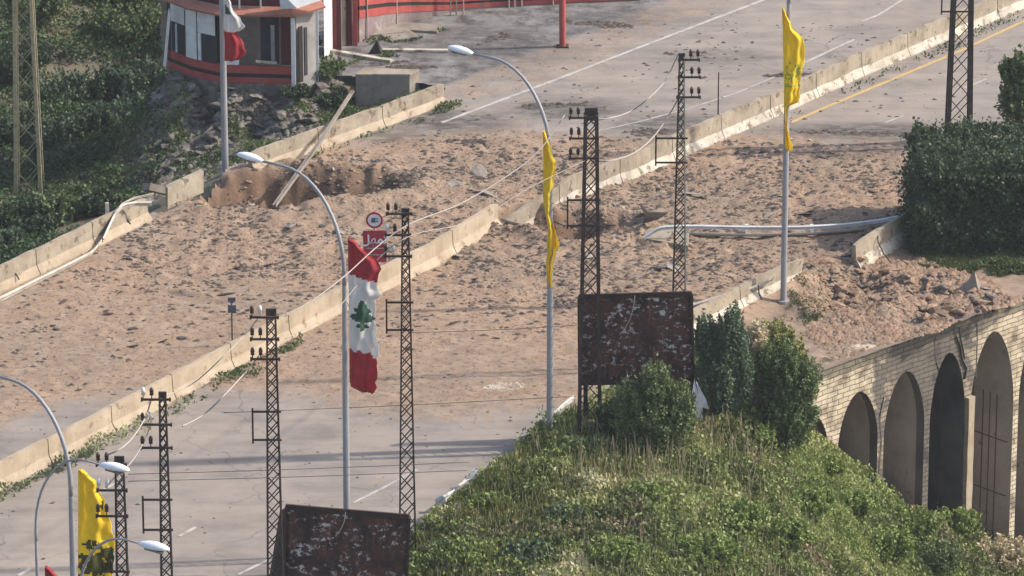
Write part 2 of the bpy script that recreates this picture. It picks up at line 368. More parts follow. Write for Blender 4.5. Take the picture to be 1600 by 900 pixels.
# ================================================================== SETTING
def deck_material():
    m = bpy.data.materials.new('dusty_road_surface'); m.use_nodes = True; n = m.node_tree; N = n.nodes; L = n.links
    b = N['Principled BSDF']; b.inputs['Roughness'].default_value = .92; b.inputs['Specular IOR Level'].default_value = .15
    tc = N.new('ShaderNodeTexCoord')
    def noise(sc, det=6, ro=.6, vec=None):
        q = N.new('ShaderNodeTexNoise'); q.inputs['Scale'].default_value = sc; q.inputs['Detail'].default_value = det; q.inputs['Roughness'].default_value = ro
        L.new(vec or tc.outputs['Object'], q.inputs['Vector']); return q.outputs['Fac']
    def ramp(f, st):
        r = N.new('ShaderNodeValToRGB'); e = r.color_ramp.elements
        e[0].position, e[0].color = st[0][0], (*st[0][1], 1); e[1].position, e[1].color = st[-1][0], (*st[-1][1], 1)
        for p, c in st[1:-1]: x = e.new(p); x.color = (*c, 1)
        L.new(f, r.inputs[0]); return r.outputs[0]
    def mix(f, a, c):
        x = N.new('ShaderNodeMix'); x.data_type = 'RGBA'; L.new(f, x.inputs[0])
        for s, k in ((a, 6), (c, 7)):
            if isinstance(s, tuple): x.inputs[k].default_value = (*s, 1)
            else: L.new(s, x.inputs[k])
        return x.outputs[2]
    def math_(op, a, c, cl=False):
        x = N.new('ShaderNodeMath'); x.operation = op; x.use_clamp = cl
        for k, s in enumerate((a, c)):
            if isinstance(s, (int, float)): x.inputs[k].default_value = s
            else: L.new(s, x.inputs[k])
        return x.outputs[0]
    def attr(nm):
        a = N.new('ShaderNodeAttribute'); a.attribute_name = nm; return a.outputs['Fac']
    mp = N.new('ShaderNodeMapping'); mp.inputs['Rotation'].default_value = (0, 0, R(-55)); mp.inputs['Scale'].default_value = (.25, 1.6, 1)
    L.new(tc.outputs['Object'], mp.inputs['Vector'])
    asph = ramp(noise(.5, 8, .65), [(.3, (.155,.136,.120)), (.5, (.232,.203,.178)), (.7, (.30,.258,.222))])
    streak = ramp(noise(.8, 5, .6, mp.outputs[0]), [(.35, (.16,.140,.124)), (.65, (.295,.256,.226))])
    fx = N.new('ShaderNodeMix'); fx.data_type = 'RGBA'; fx.inputs[0].default_value = .5; L.new(asph, fx.inputs[6]); L.new(streak, fx.inputs[7]); asph = fx.outputs[2]
    # cracks
    vo = N.new('ShaderNodeTexVoronoi'); vo.feature = 'DISTANCE_TO_EDGE'; vo.inputs['Scale'].default_value = .30; vo.inputs['Randomness'].default_value = 1
    wv = N.new('ShaderNodeVectorMath'); wv.operation = 'ADD'; nz = N.new('ShaderNodeTexNoise'); nz.inputs['Scale'].default_value = 1.2; nz.inputs['Detail'].default_value = 5
    L.new(tc.outputs['Object'], nz.inputs['Vector']); L.new(tc.outputs['Object'], wv.inputs[0]); L.new(nz.outputs['Color'], wv.inputs[1]); L.new(wv.outputs[0], vo.inputs['Vector'])
    crack = ramp(vo.outputs['Distance'], [(.0, (.8,)*3), (.010, (0,)*3)])
    crackm = math_('MULTIPLY', crack, ramp(noise(.3, 3), [(.40, (0,)*3), (.6, (1,)*3)]))
    asph = mix(crackm, asph, (.09,.08,.072))
    dirt = ramp(noise(1.3, 9, .7), [(.30, (.175,.115,.078)), (.46, (.26,.187,.130)), (.58, (.318,.238,.172)), (.72, (.38,.305,.235))])
    d2 = ramp(noise(.18, 4, .5), [(.4, (.24,.175,.132)), (.6, (.35,.225,.15))])
    fx = N.new('ShaderNodeMix'); fx.data_type = 'RGBA'; fx.inputs[0].default_value = .35; L.new(dirt, fx.inputs[6]); L.new(d2, fx.inputs[7]); dirt = fx.outputs[2]
    dirt = mix(ramp(noise(4.5, 6, .8), [(.54, (0,)*3), (.60, (.85,)*3)]), dirt, (.10,.075,.062))
    mp2 = N.new('ShaderNodeMapping'); mp2.inputs['Scale'].default_value = (1.0, 2.6, 1); mp2.inputs['Rotation'].default_value = (0, 0, .25); L.new(tc.outputs['Object'], mp2.inputs['Vector'])
    dirt = mix(ramp(noise(1.7, 7, .8, mp2.outputs[0]), [(.555, (0,)*3), (.62, (.7,)*3)]), dirt, (.13,.098,.08))
    f = math_('ADD', attr('dirt'), math_('MULTIPLY', math_('SUBTRACT', noise(.9, 8, .75), .5), 1.5))
    f = ramp(f, [(.38, (0,)*3), (.75, (1,)*3)])
    dust = ramp(noise(.25, 6, .7), [(.45, (0,)*3), (.75, (.55,)*3)])
    asph = mix(dust, asph, (.31,.25,.20))
    col = mix(f, asph, dirt)
    fr = attr('crater'); col = mix(fr, col, (.17,.108,.072))
    # verge soil / forecourt
    soil = ramp(noise(1.5, 9, .75), [(.3, (.15,.105,.078)), (.5, (.24,.175,.13)), (.7, (.30,.24,.18))])
    col = mix(attr('verge'), col, soil)
    fore = ramp(noise(1.0, 8, .75), [(.32, (.035,.032,.032)), (.43, (.085,.08,.08)), (.50, (.15,.142,.14)), (.60, (.21,.20,.197)), (.72, (.33,.315,.305))])
    col = mix(attr('fore'), col, fore)
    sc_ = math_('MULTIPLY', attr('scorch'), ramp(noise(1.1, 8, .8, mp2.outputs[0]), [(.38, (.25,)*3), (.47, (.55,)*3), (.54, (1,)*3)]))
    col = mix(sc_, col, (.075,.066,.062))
    L.new(col, b.inputs['Base Color'])
    bp = N.new('ShaderNodeBump'); bp.inputs['Distance'].default_value = .06
    L.new(math_('ADD', math_('MULTIPLY', attr('dirt'), .75), .12), bp.inputs['Strength'])
    L.new(noise(4, 8, .8), bp.inputs['Height']); L.new(bp.outputs[0], b.inputs['Normal'])
    return m
def ground_material():
    return mat('scrubby_soil', [(.07,.06,.042),(.14,.115,.085),(.10,.095,.06),(.26,.21,.16)], .9, rough=.95, detail=9, bump=.6)

xs = axis(-21, 24, .11, 25, 14); ys = axis(-27, 38, .11, 30, 12)
X, Y, F = grid(xs, ys)
Z, dm, hm, vg = deck_z(X, Y)
sdD = sdf(DECK, X, Y)
keep = (sdD[F].max(1) < .02)
cmask = np.zeros_like(X)
for (px, py, rx, ry, dep, rot) in CR[:5]: cmask = np.maximum(cmask, sstep(1.15, .85, ell(X, Y, px, py, rx, ry, rot)+(fbm(X, Y, .9, 3, 61)-.5)*.45)*min(1, .55+dep*.4))
cmask = cmask*(.65+.5*vnoise(X, Y, 2.5, 9)); cmask = np.clip(cmask, 0, 1)
rb = sstep(1.2, .6, ell(X, Y, 1420, 450, 150, 45))
fore = sstep(.4, -.4, sdf(FORE, X, Y))*.95
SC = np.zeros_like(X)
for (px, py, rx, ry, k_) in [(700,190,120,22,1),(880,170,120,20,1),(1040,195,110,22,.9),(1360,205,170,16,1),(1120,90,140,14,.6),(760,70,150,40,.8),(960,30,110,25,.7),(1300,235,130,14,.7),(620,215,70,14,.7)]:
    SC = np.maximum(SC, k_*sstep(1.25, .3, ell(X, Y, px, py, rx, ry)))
strip = GP([(655,150),(860,72),(1060,-5),(1180,-12),(860,128),(700,165)])
sm = sstep(.3, -.2, sdf(strip, X, Y)); fore = fore*(1-sm*.9)
DM = np.clip(dm*.8+.25*hm+sm*.5, 0, 1)
roadF = F[keep]; used = np.unique(roadF); remap = -np.ones(len(X), int); remap[used] = np.arange(len(used))
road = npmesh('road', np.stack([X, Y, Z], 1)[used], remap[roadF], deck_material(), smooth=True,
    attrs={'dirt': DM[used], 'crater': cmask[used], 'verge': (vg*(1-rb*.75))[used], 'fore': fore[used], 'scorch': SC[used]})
tag(road, kind='structure')
# ground sheet
xs = axis(-26, 34, .28, 260, 16); ys = axis(-34, 45, .28, 260, 16)
X, Y, F = grid(xs, ys); Z = ground_z(X, Y)
gm = ground_material(); g_ = npmesh('ground', np.stack([X, Y, Z], 1), F, gm, smooth=True); tag(g_, kind='structure')
# sloping side of the road embankment on the left, as a retaining wall
def ribbon(name, pts, z0, depth, th, m, label, cat):
    t = thing(name, label, cat, (pts[0][0], pts[0][1], z0))
    rings = []
    for i, p in enumerate(pts):
        d = pts[min(i+1, len(pts)-1)]-pts[max(i-1, 0)]; d = d/np.linalg.norm(d); n = np.array([d[1], -d[0]])
        a = p; b = p+n*th
        rings.append([(a[0], a[1], z0), (b[0], b[1], z0), (b[0]+n[0]*.1, b[1]+n[1]*.1, z0-depth), (a[0]-n[0]*.1, a[1]-n[1]*.1, z0-depth)])
    mb = MB(); mb.loft(rings); o = mb.build('wall_face', m, t, off=t.location); return t
lw = GP([(-400,628),(0,440),(150,368),(240,326)])
ribbon('retaining_wall', lw, -.12, 4.5, .35, 'concrete_dark', 'dark concrete retaining wall under the outer edge of the left parapet', 'retaining wall')

def strip_mark(name, pts, wd, m, label, cat='road marking', dash=None):
    """painted line following px points on the deck"""
    P_ = [G(*p)[:2] for p in pts]; seg = []; tot = 0
    fine = []
    for a, b in zip(P_[:-1], P_[1:]):
        n = max(2, int(np.linalg.norm(b-a)/.12)); fine += [a+(b-a)*k/n for k in range(n)]
    fine.append(P_[-1]); fine = np.array(fine)
    d = np.gradient(fine, axis=0); d /= np.linalg.norm(d, axis=1)[:, None]; n = np.stack([d[:, 1], -d[:, 0]], 1)
    ed = (fbm(fine[:, 0], fine[:, 1], 3, 3, 80)-.5)*.05
    cols = []
    for t in (-.5, 0, .5):
        q = fine+n*((t*wd+np.sign(t)*ed)[:, None]) ; z = deck_z(q[:, 0], q[:, 1])[0]+.012; cols.append(np.column_stack([q, z]))
    V = np.stack(cols, 1).reshape(-1, 3); F = []
    for i in range(len(fine)-1):
        for k in range(2): F.append((i*3+k, i*3+k+1, i*3+k+4, i*3+k+3))
    o = npmesh(name, V, F, m); return tag(o, kind='structure')
strip_mark('road_edge_line', [(690,192),(780,158),(860,128),(1000,74),(1120,28),(1215,-8)], .15, 'line_white', '')
strip_mark('road_edge_line', [(1236,192),(1290,168),(1400,122),(1500,80),(1620,24)], .16, 'line_yellow', '')
for k, pts in enumerate([[(1346,34),(1372,24),(1415,-3)],[(1258,98),(1300,78),(1335,62)],[(1383,192),(1412,181)],[(1507,138),(1541,124)],[(552,786),(600,762),(652,734)],[(372,898),(422,874)],[(28,900),(48,888)],[(280,838),(306,824)],[(150,772),(186,752)]]):
    strip_mark('lane_dash', pts, .11, 'line_white', '')
strip_mark('road_edge_line', [(930,206),(1000,190),(1075,170),(1150,146),(1230,112)], .08, 'line_white', '')

# ================================================================== BARRIERS
PROF_BASE = [(0,0),(-.02,.10),(-.14,.36),(-.155,.40),(-.34,.40),(-.48,0)]
PROF_TOP = [(-.155,.40),(-.18,1),(-.305,1),(-.34,.40)]
def barrier(name, px, H, label, cat, matb='plaster', matt='concrete', z0=-.05, jag=True, side=1, group=None, rough=.02, sink=None):
    P_ = [GD(*p) for p in px]; P_ = np.array(P_); P_[:, 2] = np.maximum(P_[:, 2]*.2, -.25)
    if sink: P_[:len(sink), 2] -= sink
    L_ = np.r_[0, np.cumsum(np.linalg.norm(np.diff(P_[:, :2], axis=0), axis=1))]
    root = thing(name, label, cat, P_[0], group=group)
    def at(s):
        return np.array([np.interp(s, L_, P_[:, k]) for k in range(3)])
    n = max(1, round(L_[-1]/3.1)); g = .02
    for k in range(n):
        s0, s1 = L_[-1]*k/n+(g if k else 0), L_[-1]*(k+1)/n-(g if k < n-1 else 0)
        for prof, mm, nm in ((PROF_BASE, matb, 'barrier_base'), (PROF_TOP, matt, 'barrier_wall')):
            rings = []; m_ = 14
            for j in range(m_+1):
                s = s0+(s1-s0)*j/m_; p = at(s); q = at(s+.05)-at(s-.05); d = q[:2]/np.linalg.norm(q[:2]); nn = np.array([d[1], -d[0]])*side
                ring = []
                endf = 1
                if jag and ((k == 0 and j == 0) or (k == n-1 and j == m_)): endf = .93
                for (o, h) in prof:
                    hh = h*H if h != 1 else H*endf
                    jx = (vnoise(s*1.0, h*7+o*9, 3.1, 5)-.5)*rough*2
                    jz = (vnoise(s, h*3, 2.3, 8)-.5)*rough*1.5
                    ring.append((p[0]+nn[0]*(o+jx)+d[0]*(vnoise(h*5, 3+k, 2, 4)-.5)*.25*(endf < 1), p[1]+nn[1]*(o+jx), p[2]+z0+hh+(jz if h > 0 else -.1)))
                rings.append(ring)
            mb = MB(); mb.loft(rings); mb.build(nm, mm, root, off=root.location)
    return root
barrier('median_barrier', [(-120,835),(0,768),(110,713),(240,645),(380,570),(540,487),(680,418),(784,352)], .84,
        'tan concrete median barrier in front, from lower left to its broken end by the crater', 'concrete barrier', 'concrete_tan', 'concrete_tan')
barrier('median_barrier', [(792,354),(840,335),(900,311),(1000,278),(1100,232),(1220,180),(1345,122),(1480,64),(1600,14),(1700,-28)], .90,
        'long concrete median barrier with pale stained foot climbing to the upper right corner', 'concrete barrier', 'plaster', 'concrete', rough=.035, sink=[.72, .40, .08])
barrier('roadside_parapet', [(-120,518),(0,460),(120,402),(238,345)], .88,
        'roadside parapet at the left edge with a bent guardrail fallen over it', 'concrete barrier', 'concrete_tan', 'concrete')
barrier('roadside_parapet', [(402,272),(480,243),(600,200),(700,163)], .80,
        'roadside parapet between the left crater and the paved forecourt', 'concrete barrier', 'concrete_tan', 'concrete')
barrier('roadside_parapet', [(1070,528),(1130,498),(1190,466),(1262,436)], .72,
        'short curved parapet stretch at the foot of the lamp post beside the right carriageway', 'concrete barrier', 'plaster', 'concrete', side=1)
barrier('roadside_parapet', [(1346,420),(1390,392),(1432,366)], .92,
        'broken parapet piece in front of the dark hedge with its rebar showing', 'concrete barrier', 'plaster', 'concrete')
# fallen slab beside left crater
sl = thing('fallen_parapet_slab', 'grey parapet slab tipped over at the left rim of the left crater', 'concrete slab', GD(292,312))
mb = MB(); a = G(262,318); b = G(318,292)
top0 = [a[0], a[1]+.2, Zat(a[0], a[1]+.2, 294)]; top1 = [b[0], b[1]+.2, Zat(b[0], b[1]+.2, 268)]
mb.loft([[(a[0],a[1],-.2),(a[0]-.1,a[1]+.35,-.2),(top0[0]-.1,top0[1]+.3,top0[2]),(top0[0],top0[1],top0[2])],
         [(b[0],b[1],-.2),(b[0]-.1,b[1]+.35,-.2),(top1[0]-.1,top1[1]+.3,top1[2]),(top1[0],top1[1],top1[2])]])
mb.build('slab_body', 'concrete', sl, off=sl.location)
sl = thing('fallen_parapet_slab', 'dark grey concrete slab lying flat behind the tipped parapet slab', 'concrete slab', G(245,296,-.6))
mb = MB(); mb.box(G(248,296,-.5), (1.0,.7,.25), rot=Matrix.Rotation(.4,3,'Z')@Matrix.Rotation(.35,3,'Y')@Matrix.Rotation(-.3,3,'X')); mb.build('slab_body', 'concrete_dark', sl, off=sl.location)
# concrete block by the forecourt
cb = thing('concrete_block', 'low dark concrete block with pale top at the edge of the forecourt', 'concrete block', G(605,140,-.2))
mb = MB(); c0 = G(556,140,-.15); c1 = G(640,140,-.15); c2 = G(655,133,-.15); c3 = G(570,130,-.15)
poly = [(c0[0],c0[1]),(c1[0],c1[1]),(c2[0],c2[1]),(c3[0],c3[1])]
mb.prism(poly, -.8, .38); mb.build('block_body', 'concrete_dark', cb, off=cb.location)
mb = MB(); mb.prism([(x*1.0+(.02 if i in(1,2) else -.02), y+(.02 if i > 1 else -.02)) for i, (x, y) in enumerate(poly)], .383, .44); mb.build('block_cap', 'concrete', cb, off=cb.location)

# ================================================================== GUARDRAILS
def rail(name, px, label, m='galv_dusty', w=.31, amp=.045, cat='guardrail', posts=(), roll=None, th=.012, parent=None, group=None):
    """px: (px, py, z) points; W-beam section"""
    P_ = [Vector(G(a, b, z)) for a, b, z in px]
    root = thing(name, label, cat, P_[0], group=group) if parent is None else parent
    fine = []; 
    for i in range(len(P_)-1):
        for k in range(6): fine.append(P_[i].lerp(P_[i+1], k/6))
    fine.append(P_[-1])
    for _ in range(2):
        fine = [fine[0]]+[(fine[i-1]+fine[i]*2+fine[i+1])/4 for i in range(1, len(fine)-1)]+[fine[-1]]
    sec = [(-.5,0),(-.33,1),(-.12,1),(0,0),(.12,1),(.33,1),(.5,0)]
    rings = []
    for i, p in enumerate(fine):
        t = (fine[min(i+1, len(fine)-1)]-fine[max(i-1, 0)]).normalized()
        sd_ = t.cross(Vector((0,0,1))).normalized(); up = sd_.cross(t).normalized()
        if roll is not None:
            r_ = roll if not hasattr(roll, '__len__') else roll[0]+(roll[1]-roll[0])*i/(len(fine)-1)
            q = Matrix.Rotation(r_, 3, t); sd_ = q@sd_; up = q@up
        f_ = [p+up*(h*w)+sd_*(o*amp) for h, o in sec]; bk = [p+up*(h*w)+sd_*(o*amp-th) for h, o in reversed(sec)]
        rings.append(f_+bk)
    mb = MB(); mb.loft(rings); mb.build('rail_beam', m, root, off=root.location)
    for (a, b, z, h) in posts:
        q = Vector(G(a, b, z)); mb = MB(); mb.box(q+Vector((0,0,h/2)), (.12,.10,h), .3); mb.build('rail_post', m, root, off=root.location)
    return root
rail('guardrail', [(-60,494,.1),(0,468,.12),(60,438,.12),(110,413,.12),(142,396,.15),(160,372,.25),(172,345,.55),(185,322,.75),(205,312,.8),(238,304,.85)],
     'bent guardrail lying along the left parapet and curling up over it', posts=[(150,378,.0,.7),(168,352,0,.8)], roll=(.5,.9))
rail('guardrail', [(160,375,.3),(176,340,.7),(190,322,1.0),(212,318,.95),(236,318,.9)], 'shorter twisted guardrail strip resting on the left parapet corner', roll=.4, w=.2)
rail('guardrail', [(1006,372,.18),(1030,356,.5),(1080,354,.55),(1160,356,.5),(1250,356,.45),(1320,352,.45),(1370,346,.5),(1412,338,.75)],
     'long pale guardrail stretched across the right carriageway beyond the crater', m='rail_pale', w=.15, posts=[(1166,364,.0,.3),(1268,364,0,.3)], roll=.15)
rail('guardrail', [(1070,364,.1),(1150,367,.12),(1250,366,.12),(1350,358,.15)], 'darker guardrail lying on the dirt just under the long pale guardrail', roll=1.0, w=.24)
rail('guardrail', [(784,343,.1),(805,350,.05),(830,355,.0),(856,362,-.1)], 'short guardrail end poking out of the crater rim at the broken median', 'galv', roll=.8, w=.22)
rail('guardrail', [(1080,478,.3),(1120,466,.32),(1160,456,.35),(1190,445,.45),(1208,434,.6)], 'dusty guardrail bending up behind the billboard towards the lamp post', roll=.7, w=.26, posts=[(1140,470,0,.35)])
rail('guardrail', [(1082,490,.15),(1125,478,.15),(1165,466,.15)], 'lower guardrail strip lying beside the short curved parapet', roll=1.1, w=.22)
rail('guardrail', [(684,786,.25),(697,776,.5),(706,770,.3),(718,757,.55),(730,750,.35),(745,733,.6)], 'whitish crumpled guardrail piece at the lower end of the grassy verge', 'rail_pale', roll=(.3,1.3), w=.28)
rail('guardrail', [(803,693,.3),(818,680,.55),(832,674,.35),(856,655,.5),(872,640,.65),(893,624,.5)], 'white crumpled guardrail piece crossing behind the lamp post with the twisted flag', 'rail_pale', roll=(1.1,.4), w=.3)
# plank across left crater
pl = thing('fallen_beam', 'long grey steel beam leaning from the left crater up over the parapet', 'beam', GD(428,322))
p0 = Vector(G(428,322,-.1)); c_ = G(552,196,0); p1 = Vector((c_[0], c_[1]-.2, Zat(c_[0], c_[1]-.2, 142)))
mb = MB(); pm = p0.lerp(p1, .55)+Vector((.03,0,-.06)); mb.bar(p0, pm, .13, .08); mb.bar(pm, p1, .12, .08); mb.bar(p0+Vector((.07,0,.02)), pm+Vector((.07,0,.02)), .02, .13); mb.build('beam_body', 'concrete_dark', pl, off=pl.location)
# torn dark slab plate sticking up by right crater
tp = thing('torn_plate', 'dark triangular torn plate standing at the right end of the middle crater', 'metal plate', GD(1008,350))
c_ = G(1000,366)[1]; mb = MB(); q = [Yp(1000,321,c_), Yp(1012,332,c_+.1), Yp(1043,334,c_+.2), Yp(1030,342,c_), Yp(1004,350,c_-.1), Yp(1008,338,c_)]
mb.loft([[tuple(p) for p in q], [tuple(p+np.array([.03,.12,.0])) for p in q]]); mb.build('plate_body', 'rust_frame', tp, off=tp.location)
tp = thing('broken_kerb_slab', 'undermined road slab edge with dark stubs at the right end of the middle crater', 'concrete slab', GD(1040,365))
mb = MB(); a, b, c, d = G(1003,378,0)[:2], G(1075,390,0)[:2], G(1078,358,0)[:2], G(1015,356,0)[:2]
mb.prism([a, b, c, d], -.15, .14); mb.build('slab_body', 'concrete', tp, off=tp.location)
for x in (1001,1008):
    p = Vector(G(x,372,.05)); mb = MB(); mb.bar(p+Vector((-.08,-.12,-.45)), p+Vector((.05,.05,.12)), .09); mb.build('stub', 'rust_frame', tp, off=tp.location)

# ================================================================== ARCADE WALL
def arcade():
    s_min = W(1225, 600)[0]; s_max = W(1600, 465)[0]+14
    root = thing('arcade_wall', 'cream block masonry arcade wall with tall dark arches under the road edge', 'arched wall', (WA[0], WA[1], 0), math.atan2(WD[1], WD[0]))
    arches = []   # (s0,s1,z_spring,z_apex)
    def arch(x0, x1, ya, ys, foot=None):
        s0 = W(x0, ys)[0]; s1 = W(x1, ys)[0]; sc = (s0+s1)/2
        za = W((x0+x1)/2, ya)[1]; zs = W((x0+x1)/2, ys)[1]; return (s0, s1, zs, za)
    arches = [arch(1252,1293,653,705), arch(1309,1371,613,692), arch(1381,1444,581,672), arch(1453,1507,552,650), arch(1514,1583,519,640), arch(1592,1660,493,612), arch(1668,1735,470,565), arch(1745,1812,450,545)]
    ztop = -.25; zbot = -11; D = 4.0
    def top(s): return ztop+ (vnoise(np.array(s), np.array(2.), 2.2, 3)-.5)*.22
    # face: columns
    S_ = sorted(set([s_min, s_max]+[a[0] for a in arches]+[a[1] for a in arches]+list(np.arange(s_min, s_max, .35))+
                [a[0]+(a[1]-a[0])*(.5-.5*math.cos(math.pi*k/16)) for a in arches for k in range(17)]))
    def low(s):
        for (s0, s1, zs, za) in arches:
            if s0-1e-6 <= s <= s1+1e-6:
                u = (s-(s0+s1)/2)/((s1-s0)/2); u = min(1, abs(u)); return zs+(za-zs)*max(0, 1-u**1.85)**.6, True
        return zbot, False
    mb = MB()
    for a, b in zip(S_[:-1], S_[1:]):
        if b-a < 1e-4: continue
        m = (a+b)/2; inside = low(m)[1]
        za = low(a)[0] if inside else zbot; zb = low(b)[0] if inside else zbot
        if inside:
            za = max(za, [q for q in arches if q[0]-1e-6 <= m <= q[1]+1e-6][0][2]); zb = max(zb, [q for q in arches if q[0]-1e-6 <= m <= q[1]+1e-6][0][2])
        ta, tb = float(top(a)), float(top(b))
        mb.add([(a,0,za),(b,0,zb),(b,0,tb),(a,0,ta)], [(0,1,2,3)])
        mb.add([(a,0,ta),(b,0,tb),(b,.55,tb),(a,.55,ta)], [(0,1,2,3)])
    fm = bpy.data.materials.new('block_masonry'); fm.use_nodes = True; n = fm.node_tree; N = n.nodes; L = n.links; b_ = N['Principled BSDF']; b_.inputs['Roughness'].default_value = .9; b_.inputs['Specular IOR Level'].default_value = .15
    tc = N.new('ShaderNodeTexCoord'); mp = N.new('ShaderNodeMapping'); mp.inputs['Rotation'].default_value = (math.pi/2, 0, 0); L.new(tc.outputs['Object'], mp.inputs[0])
    # wobble the joints
    nw = N.new('ShaderNodeTexNoise'); nw.inputs['Scale'].default_value = 2.0; L.new(tc.outputs['Object'], nw.inputs[0])
    vm = N.new('ShaderNodeVectorMath'); vm.operation = 'MULTIPLY_ADD'; L.new(nw.outputs['Color'], vm.inputs[0]); vm.inputs[1].default_value = (.30,.10,0)
    sx = N.new('ShaderNodeSeparateXYZ'); cx = N.new('ShaderNodeCombineXYZ'); L.new(tc.outputs['Object'], sx.inputs[0]); L.new(sx.outputs[0], cx.inputs[0]); L.new(sx.outputs[2], cx.inputs[1]); L.new(cx.outputs[0], vm.inputs[2])
    br = N.new('ShaderNodeTexBrick'); br.inputs['Scale'].default_value = 1; br.inputs['Brick Width'].default_value = .50; br.inputs['Row Height'].default_value = .165
    br.inputs['Mortar Size'].default_value = .014; br.inputs['Mortar Smooth'].default_value = .3; br.inputs['Bias'].default_value = .0
    br.inputs['Color1'].default_value = (.46,.385,.285,1); br.inputs['Color2'].default_value = (.56,.475,.36,1); br.inputs['Mortar'].default_value = (.15,.12,.09,1)
    L.new(vm.outputs[0], br.inputs['Vector'])
    n2 = N.new('ShaderNodeTexNoise'); n2.inputs['Scale'].default_value = 1.4; n2.inputs['Detail'].default_value = 8; L.new(tc.outputs['Object'], n2.inputs[0])
    r2 = N.new('ShaderNodeValToRGB'); r2.color_ramp.elements[0].position = .3; r2.color_ramp.elements[0].color = (.24,.22,.21,1); r2.color_ramp.elements[1].position = .52; r2.color_ramp.elements[1].color = (1,1,1,1); L.new(n2.outputs[0], r2.inputs[0])
    mx = N.new('ShaderNodeMix'); mx.data_type = 'RGBA'; mx.blend_type = 'MULTIPLY'; mx.inputs[0].default_value = 1; L.new(br.outputs[0], mx.inputs[6]); L.new(r2.outputs[0], mx.inputs[7])
    # soot stain around the broken bay (s ~ 4th arch): a real smoke stain
    sc4 = (arches[3][0]+arches[3][1])/2-1.0
    ma = N.new('ShaderNodeMath'); ma.operation = 'SUBTRACT'; L.new(sx.outputs[0], ma.inputs[0]); ma.inputs[1].default_value = sc4
    mb2 = N.new('ShaderNodeMath'); mb2.operation = 'ABSOLUTE'; L.new(ma.outputs[0], mb2.inputs[0])
    mc = N.new('ShaderNodeMath'); mc.operation = 'MULTIPLY_ADD'; L.new(n2.outputs[0], mc.inputs[0]); mc.inputs[1].default_value = -9.0; L.new(mb2.outputs[0], mc.inputs[2])
    r3 = N.new('ShaderNodeValToRGB'); r3.color_ramp.elements[0].position = 0; r3.color_ramp.elements[0].color = (.78,)*3+(1,); r3.color_ramp.elements[1].position = .9; r3.color_ramp.elements[1].color = (0,0,0,1)
    md = N.new('ShaderNodeMath'); md.operation = 'ADD'; L.new(mc.outputs[0], md.inputs[0]); md.inputs[1].default_value = 2.6; L.new(md.outputs[0], r3.inputs[0])
    m3 = N.new('ShaderNodeMix'); m3.data_type = 'RGBA'; L.new(r3.outputs[0], m3.inputs[0]); L.new(mx.outputs[2], m3.inputs[6]); m3.inputs[7].default_value = (.035,.036,.042,1)
    L.new(m3.outputs[2], b_.inputs['Base Color'])
    bp = N.new('ShaderNodeBump'); bp.inputs['Strength'].default_value = .8; bp.inputs['Distance'].default_value = .03; L.new(br.outputs['Fac'], bp.inputs['Height']); bp.invert = True; L.new(bp.outputs[0], b_.inputs['Normal'])
    mb.build('masonry_face', fm, root, flip=False)
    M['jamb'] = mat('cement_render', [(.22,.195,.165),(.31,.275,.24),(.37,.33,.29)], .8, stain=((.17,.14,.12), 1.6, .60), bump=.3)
    M['jamb_dark'] = mat('dark_cement_render', [(.045,.045,.05),(.09,.088,.09),(.13,.12,.12)], .8, bump=.3)  # darker render for the fourth recess and the right front edges
    M['joint'] = mat('black_joint', [(.06,.05,.045),(.10,.085,.07)], 4, bump=0)
    for i, (s0, s1, zs, za) in enumerate(arches):
        mb = MB(); n_ = 16; pts = [(s0, zbot)]
        for k in range(n_+1):
            s = s0+(s1-s0)*(.5-.5*math.cos(math.pi*k/n_)); u = abs((s-(s0+s1)/2)/((s1-s0)/2)); pts.append((s, zs+(za-zs)*max(0, 1-min(1, u)**1.85)**.6))
        pts.append((s1, zbot))
        for (a, za_), (b, zb_) in zip(pts[:-1], pts[1:]):
            mb.add([(a,.34,za_),(b,.34,zb_),(b,D,zb_),(a,D,za_)], [(0,1,2,3)])
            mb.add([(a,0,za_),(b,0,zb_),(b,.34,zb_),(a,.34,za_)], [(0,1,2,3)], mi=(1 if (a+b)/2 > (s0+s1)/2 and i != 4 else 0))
        mb.add([(s0,D,zbot),(s1,D,zbot),(s1,D,za),(s0,D,za)], [(0,1,2,3)])
        a_ = mb.build('arch_recess', ['jamb_dark' if i == 3 else 'jamb', 'jamb_dark'], root, flip=False)
        # shuttering joints running down the jamb that faces the camera
        jm = MB()
        for y in ([.7, 1.0, 1.3, 1.75, 2.3] if i == 4 else [1.05, 2.0, 2.9]):
            jm.box((s1-.012, y, (zs+zbot)/2), (.02, .035, zs-zbot+.1))
        pass
        for z in (zs-1.5, zs-3.4): 
            if i in (4,): jm.box((s1-.011, 1.5, z), (.018, 2.6, .035))
        if i in (3, 4, 5): jm.build('joint_line', 'joint', a_)
    # jagged crack in the face beside the sooty bay
    def crack(pts, w_):
        cm = MB()
        for (a_, b_), (c_, d_) in zip(pts[:-1], pts[1:]):
            A_ = W(a_, b_); C_ = W(c_, d_); cm.bar((A_[0], -.004, A_[1]), (C_[0], -.004, C_[1]), w_, .012)
        cm.build('wall_crack', 'joint', root)
    crack([(1491,507),(1493,525),(1499,540),(1502,560),(1509,575),(1506,592)], .13)
    crack([(1498,512),(1501,530),(1505,548),(1507,560)], .06)
    crack([(1460,528),(1461,545),(1463,566),(1467,580)], .05)
    crack([(1526,505),(1527,530),(1526,560),(1525,590)], .04)
    crack([(1381,620),(1374,650),(1377,690),(1373,740)], .05)
    for px in (1256, 1258):
        pass
    return root, arches
AR, ARCHES = arcade()
